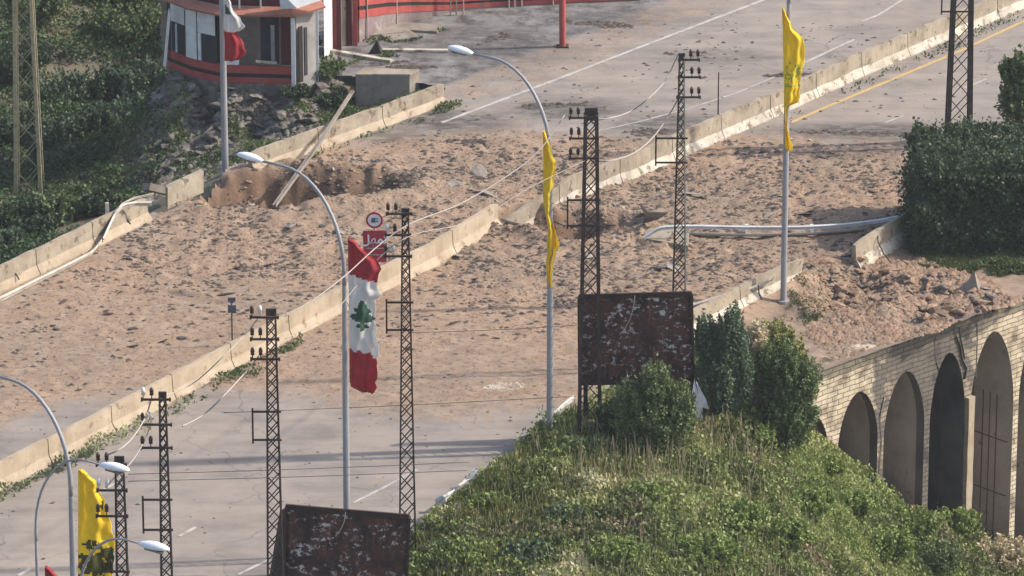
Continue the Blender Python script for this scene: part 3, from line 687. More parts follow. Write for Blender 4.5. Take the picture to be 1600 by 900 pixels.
# pilaster at broken bay
s_, z_ = W(1511, 700)
pr = thing('broken_pier', 'narrow pale pier with a ragged face between the sooty arch and the wide ribbed arch', 'pier', (*Wxy(s_, .16), -6))
mb = MB(); rings = []
for k in range(15):
    z = -10.5+k*(z_at if False else 0.62)
    if z > W(1511, 610)[1]: break
    wd = .13+.05*random.random()
    rings.append([(Wxy(s_-wd, -.1)[0], Wxy(s_-wd, -.1)[1], z), (Wxy(s_-wd, .3)[0], Wxy(s_-wd, .3)[1], z), (Wxy(s_+wd, .3)[0], Wxy(s_+wd, .3)[1], z), (Wxy(s_+wd, -.1)[0], Wxy(s_+wd, -.1)[1], z)])
rings = [[(x-WN[0]*.14, y-WN[1]*.14, z) for x, y, z in q] for q in rings]; mb.loft(rings); mb.build('pier_shaft', 'concrete_tan', pr, off=pr.location)
# coping posts
for (x, y) in [(1257,570)]:
    q = G(x, y+12, -.1); t = thing('marker_post', 'short dark marker post on the wall top beside the yellow-green shrub', 'post', q)
    mb = MB(); mb.box(q+np.array([0,0,.2]), (.09,.09,.5)); mb.build('post_body', 'rust_frame', t, off=t.location)

# ================================================================== LATTICE POLES
def lattice_pole(label, base, H, wb, wt, arms, bracket=None, m='steel_dark', leg=.042, pale=None):
    t = thing('lattice_pole', label, 'utility pole', base, group='lattice utility poles along the road')
    def wz(z): return (wb+(wt-wb)*min(1, z/H))/2
    for sx in (-1, 1):
        for sy in (-1, 1):
            mb = MB(); mb.bar((sx*wz(0), sy*wz(0), -.4), (sx*wz(H), sy*wz(H), H), leg, leg)
            mb.build('leg', 'plaster' if (pale and sx == 1 and sy == -1) else m, t)
    mb = MB(); z = 0; k = 0; br = .028
    while z < H-.1:
        st = max(.28, 2*wz(z)*1.15); z2 = min(H, z+st); a, b = wz(z), wz(z2)
        for sy in (-1, 1):
            mb.bar((-a, sy*a, z), (b, sy*b, z2), br)
            if sy < 0: mb.bar((a, sy*a, z), (-b, sy*b, z2), br)
            mb.bar((sy*a, -a, z), (sy*b, b, z2), br)
        z = z2; k += 1
    mb.bar((-wz(H)-.03, 0, H), (wz(H)+.03, 0, H), .06, wt+.06)
    mb.build('bracing', m, t)
    for (z, xl, xr) in arms:
        mb = MB(); mb.box(((xl+xr)/2, -wz(z)-.03, z), (xr-xl, .05, .055)); mb.box((xl, -wz(z)-.03, z), (.05, .08, .10)); mb.box((xr, -wz(z)-.03, z), (.05, .08, .09))
        c = mb.build('crossarm', m, t)
        side = -1 if abs(xl) > abs(xr) else 1; e = xl if side < 0 else xr
        for j, (dx) in enumerate((.04, .26)):
            x = e-side*dx; ib = MB(); y = -wz(z)-.03
            ib.tube([(x,y,z+.02),(x,y,z+.12),(x,y,z+.13),(x,y,z+.21),(x,y,z+.215),(x,y,z+.30),(x,y,z+.34)], [.014,.014,.055,.045,.06,.045,.02], 8)
            ib.build('insulator', 'glass_white' if random.random() < .2 else 'glass_insul', c, smooth=True)
    if bracket:
        z0, z1, xl = bracket; mb = MB(); w0 = wz(z0)
        mb.bar((xl, -w0, z0-.1), (xl, -w0, z1+.1), .05); mb.bar((xl, -w0, z0), (w0+.08, -w0, z0), .05); mb.bar((xl, -w0, z1), (w0+.08, -w0, z1), .05)
        mb.build('side_bracket', m, t)
    return t
def LP(label, bx, by, top, wbp, wtp, arms, bracket=None, z=0, tx=None, **k):
    base = G(bx, by, z); sc = FPX/180*1.0
    dep = lambda zz: (base[1]-CAM[1])*cp-(zz-CAM[2])*sp_
    H = Zat(base[0], base[1], top)-z
    A = []
    for (py, x0, x1) in arms:
        zz = Zat(base[0], base[1], py)-z; d = dep(zz+z); A.append((zz, (x0-(tx or bx))/FPX*d, (x1-(tx or bx))/FPX*d))
    B = None
    if bracket:
        y0, y1, x0 = bracket; d = dep(5); B = (Zat(base[0], base[1], y1)-z, Zat(base[0], base[1], y0)-z, (x0-bx)/FPX*d)
    return lattice_pole(label, base, H, wbp/FPX*dep(0), wtp/FPX*dep(H), A, B, **k), base
P = {}
P[1] = LP('dark lattice pole whose foot stands behind the left side of the lower rusty billboard', 432,1015,490, 27,13, [(493,403,446),(527,403,446),(558,403,447)], (640,684,401), tx=435)
P[2] = LP('dark lattice pole between the large red and white flag and the grassy verge', 637,868,331, 26,9, [(332,610,649),(365,608,647),(398,606,648)], (470,513,607), tx=639)
P[3] = LP('dark lattice pole rising beside the weedy end of the median barrier', 266,1140,618, 24,9, [(622,236,280),(661,234,281),(697,233,281)], (778,825,232), z=-.3, tx=268)
P[4] = LP('dark lattice pole with four crossarms standing behind the two lamp heads', 200,1240,720, 27,12, [(723,162,208),(763,162,208),(803,160,208),(889,165,208)], None, z=-.3, tx=197)
P[5] = LP('heaviest lattice pole standing in front of the upper rusty billboard', 921,690,178, 34,17, [(181,881,924),(213,882,926),(244,881,925)], (309,349,885), z=.2, tx=915, leg=.105)
P[6] = LP('slim lattice pole with crossarms to the right and one pale leg behind the upper billboard', 1060,575,88, 24,7, [(92,1042,1074),(119,1042,1076),(150,1040,1076)], (214,252,1021), z=0, tx=1047, pale=True)
P[7] = LP('lattice pole cut by the top edge standing behind the dark green hedge', 1497,226,-210, 36,20, [(-180,1470,1510)], (-60,14,1464), z=0, leg=.14)
P[8] = LP('yellowish lichen covered lattice pole on the dark slope at the far left', 46,303,-260, 40,15, [(-250,20,60)], None, z=-3.7, m='steel_lichen', leg=.13)

# ================================================================== STREET LAMPS
def lamp(label, bx, by, z, hx, hy, dirn, cx, tilt=0, r0=.105, off=False):
    """pole foot px (bx,by); lamp head tip px (hx,hy); dirn +1 arm to the left/back, -1 to the right/front"""
    base = G(bx, by, z); t = thing('street_lamp', label, 'street lamp', base, group='curved street lamps along the road')
    a = np.array([-.819, .573])*dirn
    d = (base[1]-CAM[1])*cp
    Ltot = abs(hx-cx)/FPX*(DIST+base[1]*.94)/.819
    tip = base[:2]+a*Ltot; Ht = Zat(tip[0], tip[1], hy)-z
    Rr = Ltot*.56; pts = [(0,0,-.3),(0,0,Ht*.5),(0,0,Ht-Rr*1.5)]; rad = [r0, r0*.85, r0*.6]
    mb = MB(); mb.tube(pts, rad, 12); mb.tube([(0,0,-.3),(0,0,.03)], .2, 10); mb.build('pole', 'galv', t, smooth=False)
    pa = [(0,0,Ht-Rr*1.5-.02)]; ra = [r0*.6]
    for k in range(13):
        th = math.pi/2*k/12; x = Rr*(1-math.cos(th)); zz = Ht-Rr*1.35+Rr*1.35*math.sin(th)
        pa.append((a[0]*x, a[1]*x, zz)); ra.append(r0*(.58-.2*k/12))
    ex = Ltot-.75; pa.append((a[0]*ex, a[1]*ex, Ht)); ra.append(r0*.33)
    mb = MB(); mb.tube(pa, ra, 10); ar = mb.build('arm', 'galv', t, smooth=True)
    # head: flattened cobra shell
    rings = []; perp = np.array([-a[1], a[0]])
    for k, (u, wd, hi, lo) in enumerate([(0,.05,.045,-.04),(.10,.09,.075,-.05),(.28,.15,.12,-.05),(.5,.165,.135,-.04),(.72,.14,.11,-.02),(.86,.09,.07,0),(.92,.03,.03,.01)]):
        c = a*(Ltot-.90+u*1.0); ring = []
        for j in range(12):
            th = 2*math.pi*j/12; y = math.cos(th)*wd; zz = (hi if math.sin(th) > 0 else -lo)*math.sin(th)
            ring.append((c[0]+perp[0]*y, c[1]+perp[1]*y, Ht+zz+u*.04))
        rings.append(ring)
    mb = MB(); mb.loft(rings); hd = mb.build('lamp_head', 'lamp_white', t, smooth=True)
    mb = MB(); c = a*(Ltot-.42); mb.box((c[0], c[1], Ht-.055), (.5,.2,.04), math.atan2(a[1], a[0])); mb.build('lens', 'concrete_dark', hd)
    return t, base
LA = {}
LA['a'] = lamp('curved street lamp carrying the large red and white flag with the cedar', 543,895,0, 374,243, 1, 540)
LA['b'] = lamp('curved street lamp with a yellow flag twisted round its pole', 859,695,.1, 697,76, 1, 854)
LA['c'] = lamp('lamp post with a waving yellow flag at the end of the short parapet', 1224,470,-.1, 1060,-190, 1, 1222)
LA['d'] = lamp('lamp post with a red and white flag in front of the pavilion', 352,270,-.3, 190,-350, 1, 348, r0=.12)
LA['e'] = lamp('curved street lamp at the left edge with a large hanging yellow flag', 124,1225,-.3, -40,576, 1, 121)
LA['f'] = lamp('street lamp with its head facing right above the hanging yellow flag', 72,1330,-.3, 224,738, -1, 72, r0=.065)
LA['g'] = lamp('lowest street lamp with its white head crossing in front of the hanging yellow flag', 136,1450,-.4, 284,862, -1, 136, r0=.07)

# ================================================================== FLAGS
def flag(name, label, base, rows, matf, mats, nu=28, sub=5, rip=.07, ph=0, cat='flag'):
    """rows: (py, xl, xr) profile in px on the pole's plane; matf(u, v, px, py)->material index"""
    y0 = base[1]-.13
    py = [r[0] for r in rows]; n = int((py[-1]-py[0])/3.0)*1; V = []; F = []; MI = []
    pts = []
    for j in range(n+1):
        yy = py[0]+(py[-1]-py[0])*j/n; xl = np.interp(yy, py, [r[1] for r in rows]); xr = np.interp(yy, py, [r[2] for r in rows])
        for i in range(nu+1):
            u = i/nu; xq = xr+(float(vnoise(np.array(j*.5), np.array(3.), 1.0, 12))-.5)*min(4, .2*(xr-xl)); x = xl+(xq-xl)*u
            yo = y0+rip*math.sin(u*7+j*.05+ph)*u*1.2+rip*.8*math.sin(j*.11+u*3+ph)*u+min(1, u*4)*(.022*math.sin(u*19+j*.21+ph)+.016*math.sin(j*.45-u*11)+.03*(float(vnoise(np.array(u*6), np.array(j*.18), 1.0, 77))-.5))
            pts.append(((u, j/n, x, yy), Yp(x, yy, y0)+np.array([0, yo-y0, 0])))
    for j in range(n):
        for i in range(nu):
            a = j*(nu+1)+i; q = (a, a+1, a+nu+2, a+nu+1)
            c = np.mean([pts[k][0] for k in q], axis=0); mi = matf(*c)
            if mi < 0: continue
            F.append(q); MI.append(mi)
    off = pts[0][1]
    t = thing(name, label, cat, off)
    mb = MB(); mb.add([p[1] for p in pts], F); mb.m = MI
    ob = mb.build('flag_cloth', mats, t, smooth=True, off=off, flip=False)
    so = ob.modifiers.new('thickness', 'SOLIDIFY'); so.thickness = .006
    return t
def cedar(px, py):
    # cedar silhouette, centre (566,492)
    dx = (px-566)/1.0; dy = py-492
    if abs(dx) < 3.2 and -24 < dy < 24: return True
    for (cy, hw, hh) in ((-15,7,5.5),(-6,14,6.0),(5,20,7.0),(18,11,3.2)):
        if abs(dx) < hw and abs(dy-cy-.18*dx) < hh*(1-(abs(dx)/hw)**3): return True
    return False
def f_leb(u, v, px, py):
    if 459 < py < 545 and px > 590+5*math.sin(py*.16) and py > 470: pass
    t = .32*(px-545)
    if py < 428+t: return 0
    if py > 545+t*.9+2*math.sin(px*.4): return 0
    if 532 < py-t*.6 < 540 and 575 < px < 586 and (px-py*.5) % 3 < 1: return -1
    return 2 if cedar(px, py) else 1
flag('flag', 'large tattered red and white flag with a green cedar hanging lengthwise from the lamp post', LA['a'][1],
     [(373,543,545),(380,544,556),(392,544,566),(400,544,577),(408,544,592),(422,544,594),(436,544,590),(452,545,589),(462,545,597),(468,545,588),(482,545,587),(500,546,586),(520,546,588),(535,546,590),(548,546,591),(562,546,590),(590,546,588),(604,548,588),(609,558,586),(613,566,580)],
     f_leb, ['flag_red', 'flag_white', 'flag_green'], nu=40)
def f_print(cx, cy, w, h, seed, mi=1, dens=.52):
    def f(u, v, px, py):
        dx, dy = (px-cx)/w, (py-cy)/h
        if dx*dx+dy*dy < 1 and fbm(np.array(px*.8), np.array(py*.8), .28, 2, seed) > dens: return mi
        return 0
    return f
flag('flag', 'narrow yellow flag wound tightly round the middle lamp post', LA['b'][1],
     [(205,848,850),(225,848,858),(245,849,864),(262,849,869),(285,849,864),(305,848,864),(318,850,862),(335,852,861),(348,855,864),(365,856,869),(382,854,873),(395,855,869),(410,853,863),(430,854,863),(448,858,863)],
     lambda u, v, px, py: (1 if (300 < py < 335 and u > .55 and fbm(np.array(px), np.array(py), .3, 2, 4) > .45) else 0), ['yellow', 'flag_olive'], nu=14, rip=.12)
def f_c(u, v, px, py):
    a = (py-(px-1240)*.05)
    if 132 < a < 136 and 1226 < px < 1251: return 1
    if 96 < py < 128 and 1227 < px < 1250 and fbm(np.array(px), np.array(py), .30, 2, 14) > .53: return 1
    return 0
flag('flag', 'waving yellow flag with a faint green print on the tall pole at the right', LA['c'][1],
     [(12,1222,1224),(30,1222,1231),(45,1223,1239),(55,1223,1250),(68,1223,1257),(85,1224,1258),(110,1224,1255),(130,1225,1250),(150,1225,1250),(162,1225,1247),(165,1225,1232),(180,1226,1229),(200,1226,1231),(215,1226,1234),(228,1226,1238),(236,1228,1236)],
     f_c, ['yellow', 'flag_olive'], nu=26)
def f_e(u, v, px, py):
    if py > 848+6*math.sin(px*.12) and fbm(np.array(px), np.array(py), .13, 3, 24) > .49-.0003*(py-850): return 1
    if 148 < px < 168 and 780 < py < 798 and fbm(np.array(px), np.array(py), .2, 2, 4) > .6: return 1
    return 0
flag('flag', 'large hanging yellow flag with dark print along its lower half at the lower left', LA['e'][1],
     [(734,122,127),(742,122,136),(752,122,148),(768,122,156),(785,122,163),(800,122,168),(825,122,174),(845,122,179),(870,122,178),(900,122,176),(940,122,172),(960,126,160)],
     f_e, ['yellow', 'flag_black'], nu=40)
flag('flag', 'red and white flag folded against the lamp post before the pavilion', LA['d'][1],
     [(-20,349,352),(0,349,358),(20,349,367),(32,349,376),(42,349,384),(49,350,374),(52,350,370),(65,351,378),(80,351,385),(88,351,384),(95,351,371)],
     lambda u, v, px, py: (2 if (8 < py < 22 and 352 < px < 360 and px-352 < (py-5)*.6) else (0 if py < 48+2*u else 1)), ['flag_white', 'flag_red', 'flag_green'], nu=20)
flag('flag', 'tip of a dark red flag at the bottom left corner', LA['f'][1],
     [(885,70,71),(892,70,80),(900,70,88),(930,70,96),(960,70,90)], lambda *a: 0, ['flag_red'], nu=10)

# ================================================================== BILLBOARDS
def billboard(label, tl, tr, bl, br_, yl, yr, legs, zg):
    A, B, C, D = Yp(*tl, yl), Yp(*tr, yr), Yp(*br_, yr), Yp(*bl, yl)
    root = thing('billboard', label, 'billboard', ((A[0]+B[0])/2, (yl+yr)/2, zg))
    ex = (B-A); L_ = np.linalg.norm(ex); ex = ex/L_; nr = np.array([ex[1], -ex[0], 0]); nr /= np.linalg.norm(nr)
    if nr[1] > 0: nr = -nr
    # buckled sheet
    n = 30; m = 20; V = []; Fs = []
    for j in range(m+1):
        for i in range(n+1):
            u, v = i/n, j/m; p = (A*(1-u)+B*u)*(1-v)+(D*(1-u)+C*u)*v
            o = (float(fbm(np.array(u*6), np.array(v*5), 1.0, 3, 33))-.5)*.09*min(1, 8*min(u, 1-u, v, 1-v))
            V.append(p+nr*o)
    for j in range(m):
        for i in range(n): a = j*(n+1)+i; Fs.append((a, a+n+1, a+n+2, a+1))
    mb = MB(); mb.add(V, Fs); sh = mb.build('sheet', 'rust', root, smooth=True, off=root.location, flip=False); so = sh.modifiers.new('thickness', 'SOLIDIFY'); so.thickness = .03
    mb = MB()
    for p, q in ((A, B), (B, C), (C, D), (D, A)): mb.bar(p, q, .07, .16)
    for t in (.33, .66): mb.bar(A*(1-t)+D*t-nr*.1, B*(1-t)+C*t-nr*.1, .06, .06)
    mb.build('frame', 'rust_frame', root, off=root.location)
    for f in legs:
        p = D*(1-f)+C*f-nr*.12; q = p.copy(); q[2] = zg-.4; pt = A*(1-f)+B*f-nr*.12; mb = MB(); mb.bar(pt, q, .13, .13); mb.build('leg', 'rust_frame', root, off=root.location)
    return root, (A, B, C, D, nr)
yb = P[5][1][1]+.75
b1, BB1 = billboard('upper burnt rusty billboard with flaking white paint behind the heaviest pole', (904,464),(1081,459),(905,598),(1084,594), yb, yb, (.06, .5, .94), 0.2)
y2 = G(540,955)[1]
b2, BB2 = billboard('lower burnt rusty billboard with flaking pale paint at the bottom edge of the photo', (447,792),(640,808),(443,955),(632,985), y2+.4, y2-.35, (.04, .96), -.4)
# side return of lower billboard: a folded panel
mb = MB(); A, B, C, D, nr = BB2
Pl = Yp(437,800,y2+1.1); Pb = Yp(412,955,y2+1.1)
mb.loft([[tuple(A),tuple(D),tuple(Pb),tuple(Pl)],[tuple(A-nr*.04),tuple(D-nr*.04),tuple(Pb-nr*.04),tuple(Pl-nr*.04)]]); mb.build('side_sheet', 'rust_frame', b2, off=b2.location)
for (pp, BBX, nm) in (([(992,462),(990,480),(984,500),(975,515),(968,523)], BB1, 'upper'), ([(540,800),(538,815),(532,828),(524,838)], BB2, 'lower')):
    y = BBX[0][1]-.2 if nm == 'upper' else y2-.25
    t = thing('loose_wire', f'thin pale wire dangling over the face of the {nm} rusty billboard', 'wire', Yp(*pp[0], y)); mb = MB(); mb.tube([Yp(*q, y) for q in pp], .013, 5); mb.build('strand', 'cable', t, off=t.location)

# ================================================================== SIGNS
def sgn():
    yb = G(588,452)[1]; y = yb
    t = thing('warning_sign', 'round red-rimmed sign above a dark red board with white Arabic writing', 'road sign', G(588,452))
    mb = MB(); mb.tube([(Yp(586,452,y)[0],y,0),(Yp(586,452,y)[0],y,Yp(586,335,y)[2])], .035, 8); mb.build('post', 'galv', t, off=t.location)
    c = Yp(585,344,y-.06); mb = MB(); mb.tube([c+np.array([0,.02,0]), c-np.array([0,.0,0])], .265, 28); mb.build('disc', 'sign_white', t, off=t.location)
    n = 28; mb = MB(); r1, r2 = .275, .215; rings = []
    for k in range(n+1):
        a = 2*math.pi*k/n; d = np.array([math.cos(a), 0, math.sin(a)]); rings.append([tuple(c+d*r2+[0,-.018,0]), tuple(c+d*r1+[0,-.018,0]), tuple(c+d*r1+[0,.03,0]), tuple(c+d*r2+[0,.03,0])])
    mb.loft(rings, cap=False); mb.build('rim', 'sign_red', t, off=t.location)
    mb = MB(); q = c+np.array([0,-.012,0])   # dark lorry-like pictogram
    mb.box(q+np.array([-.03,0,.0]), (.12,.012,.17)); mb.box(q+np.array([.06,0,-.04]), (.12,.010,.05)); mb.box(q+np.array([.07,0,.05]), (.11,.010,.035)); mb.box(q+np.array([-.08,0,-.02]), (.05,.010,.11)); mb.build('pictogram', 'sign_dark', t, off=t.location)
    A, B, C, D = (Yp(x, yy, y-.05) for x, yy in ((567,361),(605,360),(604,410),(568,408)))
    mb = MB(); mb.loft([[tuple(p) for p in (A,B,C,D)], [tuple(p+np.array([0,.04,0])) for p in (A,B,C,D)]]); bd = mb.build('board', 'sign_red', t, off=t.location)
    # the Arabic word
    cu = bpy.data.curves.new('arabic_writing', 'FONT'); cu.body = '\uFEDE\uFEEC\uFEE4\uFE97'; cu.extrude = .006; cu.align_x = 'CENTER'; cu.size = .40; cu.offset = .010
    o = bpy.data.objects.new('tmp', cu); COL.objects.link(o)
    dg = bpy.context.evaluated_depsgraph_get(); me = bpy.data.meshes.new_from_object(o.evaluated_get(dg)); bpy.data.objects.remove(o)
    me.materials.clear(); me.materials.append(M['sign_white']); wo = bpy.data.objects.new('writing', me); COL.objects.link(wo); wo.parent = bd
    p = Yp(585,380,y-.06); wo.location = Vector(p)-t.location; wo.rotation_euler = (math.pi/2, 0, 0); wo.location.y -= .012
    xs_ = [v.co.x for v in me.vertices]; print('ARABIC verts', len(me.vertices), (max(xs_)-min(xs_)) if xs_ else 0)
    # two rows of small unreadable writing: joined strokes with dots
    mb = MB(); rr = random.Random(3)
    for row, yy in ((0,388),(1,398)):
        x = 573
        while x < 600:
            L_ = rr.uniform(2.5, 5.5); p = Yp(x, yy, y-.062); q = Yp(min(x+L_, 601), yy+rr.uniform(-.7,.7), y-.062)
            mb.bar(p, q, .01, .035)
            if rr.random() < .6: mb.bar(q, q+np.array([0,0,rr.uniform(.04,.08)]), .01, .022)
            if rr.random() < .5: mb.box(p+np.array([.04,0,-.06]), (.025,.01,.022))
            x += L_+rr.uniform(.4, 1.6)
    mb.build('small_writing', 'line_white', bd, off=t.location)
sgn()
q = G(363,540); t = thing('warning_sign', 'small blue-grey sign pair on a thin post beside the left carriageway', 'road sign', q)
mb = MB(); mb.tube([q, (q[0], q[1], Zat(q[0], q[1], 466))], .022, 6); mb.build('post', 'steel_dark', t, off=t.location)
y = q[1]-.03
for pts, nm in (([(356,465),(368,465),(368,471),(362,475),(356,471)], 'shield_plate'), ([(356,477),(369,477),(369,489),(356,489)], 'square_plate')):
    mb = MB(); mb.loft([[tuple(Yp(a, b, y)) for a, b in pts], [tuple(Yp(a, b, y)+np.array([0,.02,0])) for a, b in pts]]); mb.build(nm, 'sign_dark', t, off=t.location)
q = G(1122,182); t = thing('marker_post', 'thin upright dark post behind the long median barrier', 'post', q)
mb = MB(); mb.tube([q, (q[0], q[1], Zat(q[0], q[1], 113))], [.028,.02], 6); mb.build('post_body', 'steel_dark', t, off=t.location)

# ================================================================== CABLES
def cable(label, pts, r=.020, m='cable', grp=None):
    P_ = [Vector(Yp(a, b, y)) for a, b, y in pts]; fine = []
    for i in range(len(P_)-1):
        p0 = P_[max(0, i-1)]; p1, p2 = P_[i], P_[i+1]; p3 = P_[min(len(P_)-1, i+2)]
        for k in range(6):
            t = k/6; fine.append(.5*((2*p1)+(-p0+p2)*t+(2*p0-5*p1+4*p2-p3)*t*t+(-p0+3*p1-3*p2+p3)*t**3))
    fine.append(P_[-1]); t = thing('overhead_cable', label, 'cable', P_[0]); mb = MB(); mb.tube(fine, r, 6); mb.build('strand', m, t, smooth=True, off=t.location)
y1, y2_, y3, y4, y5, y6, y7 = (P[k][1][1] for k in (1,2,3,4,5,6,7))
cable('pale cable sagging from the slim pole top down left to the heaviest pole', [(1060,84,y6),(1040,125,y6),(1015,152,(y5+y6)/2),(985,174,(y5+y6)/2),(955,184,y5),(922,189,y5)])
cable('pale cable bundle dropping from the slim pole middle to the heaviest pole', [(1062,150,y6),(1045,180,y6),(1020,215,y6-1),(992,238,(y5+y6)/2),(960,250,y5),(925,252,y5)], .022)
cable('long pale cable running down left from the heaviest pole past the red board', [(882,180,y5),(845,232,y5-1),(800,270,y5-2),(720,318,(y5+y2_)/2),(640,350,y2_),(590,385,y2_-1),(540,430,(y1+y2_)/2),(490,468,y1+1),(445,494,y1)], .018)
cable('second pale cable below it crossing the cedar flag pole', [(925,246,y5),(830,292,y5-2),(740,345,(y5+y2_)/2),(648,366,y2_),(600,396,y2_-.5),(570,430,y2_-1),(520,490,(y1+y2_)/2),(480,512,y1+1),(445,530,y1)], .012)
cable('pale cable sagging down left from the bracketed pole to the pole by the weedy median', [(405,556,y1),(385,580,y1),(350,618,(y1+y3)/2),(318,648,(y1+y3)/2),(285,666,y3)], .022)
cable('faint pale cable rising behind the pole by the blue-grey sign pair', [(405,495,y1),(385,520,y1),(350,556,(y1+y3)/2),(300,600,(y1+y3)/2),(240,626,y3)], .016)
cable('pale cable dropping from the weedy median pole to the four-arm pole', [(236,625,y3),(228,650,y3),(210,680,(y3+y4)/2),(190,700,y4),(165,712,y4)], .022)
cable('paler lower cable between the weedy median pole and the four-arm pole', [(236,662,y3),(225,690,y3),(205,722,(y3+y4)/2),(180,745,y4),(165,762,y4)], .018)
for k, (a, b, yy, lab) in enumerate([((200,741),(735,722),y3,'upper thin dark strand imitating a pole shadow across the lower road'), ((200,752),(730,735),y3+.3,'lower thin dark strand imitating a pole shadow across the lower road'),
                                 ((350,645),(900,619),y2_,'thin dark strand imitating a pole shadow behind the flag tail'), ((640,520),(905,508),y5-1,'short thin dark strand imitating a pole shadow left of the heaviest pole')]):
    m_ = ((a[0]+b[0])/2, (a[1]+b[1])/2+1.5)
    cable(lab, [(a[0], a[1], yy), (m_[0], m_[1], yy), (b[0], b[1], yy)], .010, 'wire')  # dark strands hung in place of the pole shadows across the road

# ================================================================== PAVILION
def pavilion():
    zf = .05
    def g(px, py): return G(px, py, zf)[:2]
    f = [g(262,103), g(300,118), g(345,128), g(455,131)]      # front foot line
    back = [g(500,118), g(505,70), g(262,50)]
    root = thing('pavilion', 'ruined red and white pavilion with banded parapet above the rubble slope', 'building', (*g(380,128), zf))
    off = root.location
    mb = MB(); mb.prism([tuple(p) for p in (f+back)], -.9, zf-.02); mb.build('floor_slab', 'stone', root, off=off)
    mb = MB(); mb.prism([tuple(p) for p in (f+back)], 2.82, 2.87); mb.build('roof', 'grey_wall', root, off=off)
    def wallseg(nm, m, a, b, z0, z1, th=.12, mi=0, o=0):
        a = np.array(a); b = np.array(b); d = (b-a)/np.linalg.norm(b-a); n = np.array([-d[1], d[0]])
        if n[1] > 0: n = -n
        n = -n
        pl_ = [a-n*o, b-n*o, b+n*(th-o), a+n*(th-o)]
        mb = MB(); mb.prism([tuple(p) for p in pl_], z0, z1); return mb.build(nm, m, root, off=off)
    for a, b in zip(f[:-1], f[1:]):
        wallseg('red_band', 'red', a, b, .0, .25); wallseg('black_band', 'black', a, b, .252, .40, .10); wallseg('red_band', 'red', a, b, .402, .68)
    # curved roof fascia, deeper in the middle
    fp = []
    for a, b in zip(f[:-1], f[1:]): 
        for k in range(6): fp.append(np.array(a)*(1-k/6)+np.array(b)*k/6)
    fp.append(np.array(f[-1])); fp += [np.array(f[-1])*(1-k/4)+np.array(back[0])*k/4 for k in range(1, 5)]
    rings = []
    for i, p in enumerate(fp):
        u = i/(len(fp)-1); dz = -.08*math.sin(math.pi*u); q = p+np.array([-.25+.5*u, -.35])
        rings.append([(q[0], q[1], 2.72+dz), (q[0], q[1]-.03, 2.80+dz), (p[0], p[1]+.1, 2.98+dz), (p[0], p[1]+.1, 2.82+dz)])
    mb = MB(); mb.loft(rings); mb.build('fascia', 'red_orange', root, off=off)
    # back wall and dark room
    wallseg('back_wall', 'grey_wall', g(345,105), g(462,105), zf, 2.88, .1)
    wallseg('back_wall', 'dark_room', g(262,88), g(350,100), zf, 2.6, .1)
    # left glazed bays: white panels above and between dark openings
    def fr(t): # along f[0]->f[2]
        t = t*2; i = min(1, int(t)); t -= i; return np.array(f[i])*(1-t)+np.array(f[i+1])*t
    for (t0, t1, z0, z1, m, nm) in [(.08,.36,1.85,2.75,'white','wall_panel'),(.08,.36,.70,1.82,'dark_room','window'),(.385,.59,.69,2.72,'white','wall_panel'),(.61,.90,1.75,2.70,'white','wall_panel'),
                                (.61,.66,.70,1.73,'white','mullion'),(.67,.92,.70,1.73,'dark_room','window'),(.365,.38,.69,2.8,'black','post'),(.592,.607,.69,2.8,'black','post'),(.03,.07,.4,2.8,'black','post'),(.17,.20,.71,1.80,'white','mullion')]:
        wallseg(nm, m, fr(t0), fr(t1), z0, z1, .06, o=-.03 if m == 'dark_room' else 0)
    wallseg('door_panel', 'dark_room', g(408,126), g(437,126), .7, 2.65, .05); wallseg('mullion', 'grey_wall', g(424,128), g(430,128), .7, 2.2, .05)
    wallseg('wall_panel', 'darkred', g(440,128), g(456,128), .7, 2.8, .05)
    wallseg('wall_panel', 'white', g(352,128), g(374,128), .70, .88, .05)
    # white columns
    for (x, y, z1) in ((459,133,2.6),(495,118,2.7),(272,104,2.7)):
        p = g(x, y); mb = MB(); mb.box((p[0], p[1], z1/2-.1), (.15,.15,z1+.2)); mb.build('column', 'white', root, off=off)
    # side wall of rough stone with a dark doorway
    wallseg('side_wall', 'grey_wall', np.array(g(464,130)), np.array(g(494,120)), -.2, 2.85, .15)
    wallseg('doorway', 'black', np.array(g(466,131)), np.array(g(472,129)), .1, 2.2, .05, o=.06)
    wallseg('doorway', 'dark_room', np.array(g(475,128)), np.array(g(479,126.5)), .3, 2.1, .05, o=.06)
    # leaning torn panel on the left corner
    p = Vector((*g(262,112), 0)); mb = MB(); mb.bar(p+Vector((-.1,0,.3)), p+Vector((.12,0,2.4)), .10, .35); mb.build('torn_panel', 'white', root, off=off)
    # upper storey: dark red room, posts, white canopy
    zt = 2.9
    for a, b in zip(f[:-1], f[1:]): wallseg('upper_wall', 'darkred', np.array(a)+[0,.30], np.array(b)+[0,.30], zt-.1, zt+2.2, .1)
    for x in (376, 409):
        p = G(x,131,zf)[:2]+np.array([0,.15]); mb = MB(); mb.box((p[0], p[1], zt+1), (.06,.06,2.2)); mb.build('column', 'white', root, off=off)
    yk = G(455,138,zf)[1]; 
    A_ = [Yp(436,-14,yk), Yp(438,14,yk), Yp(464,13,yk-.2), Yp(520,-6,yk+.2), Yp(516,-20,yk+.2)]
    mb = MB(); mb.loft([[tuple(p) for p in A_], [tuple(p+np.array([0,.5,.05])) for p in A_]]); mb.build('canopy', 'white', root, off=off)
    # debris plank on the sill
    p = Vector((*g(400,133), .95)); mb = MB(); mb.bar(p, p+Vector((.75,.2,-.12)), .06, .09); mb.build('loose_plank', 'plaster', root, off=off)
pavilion()
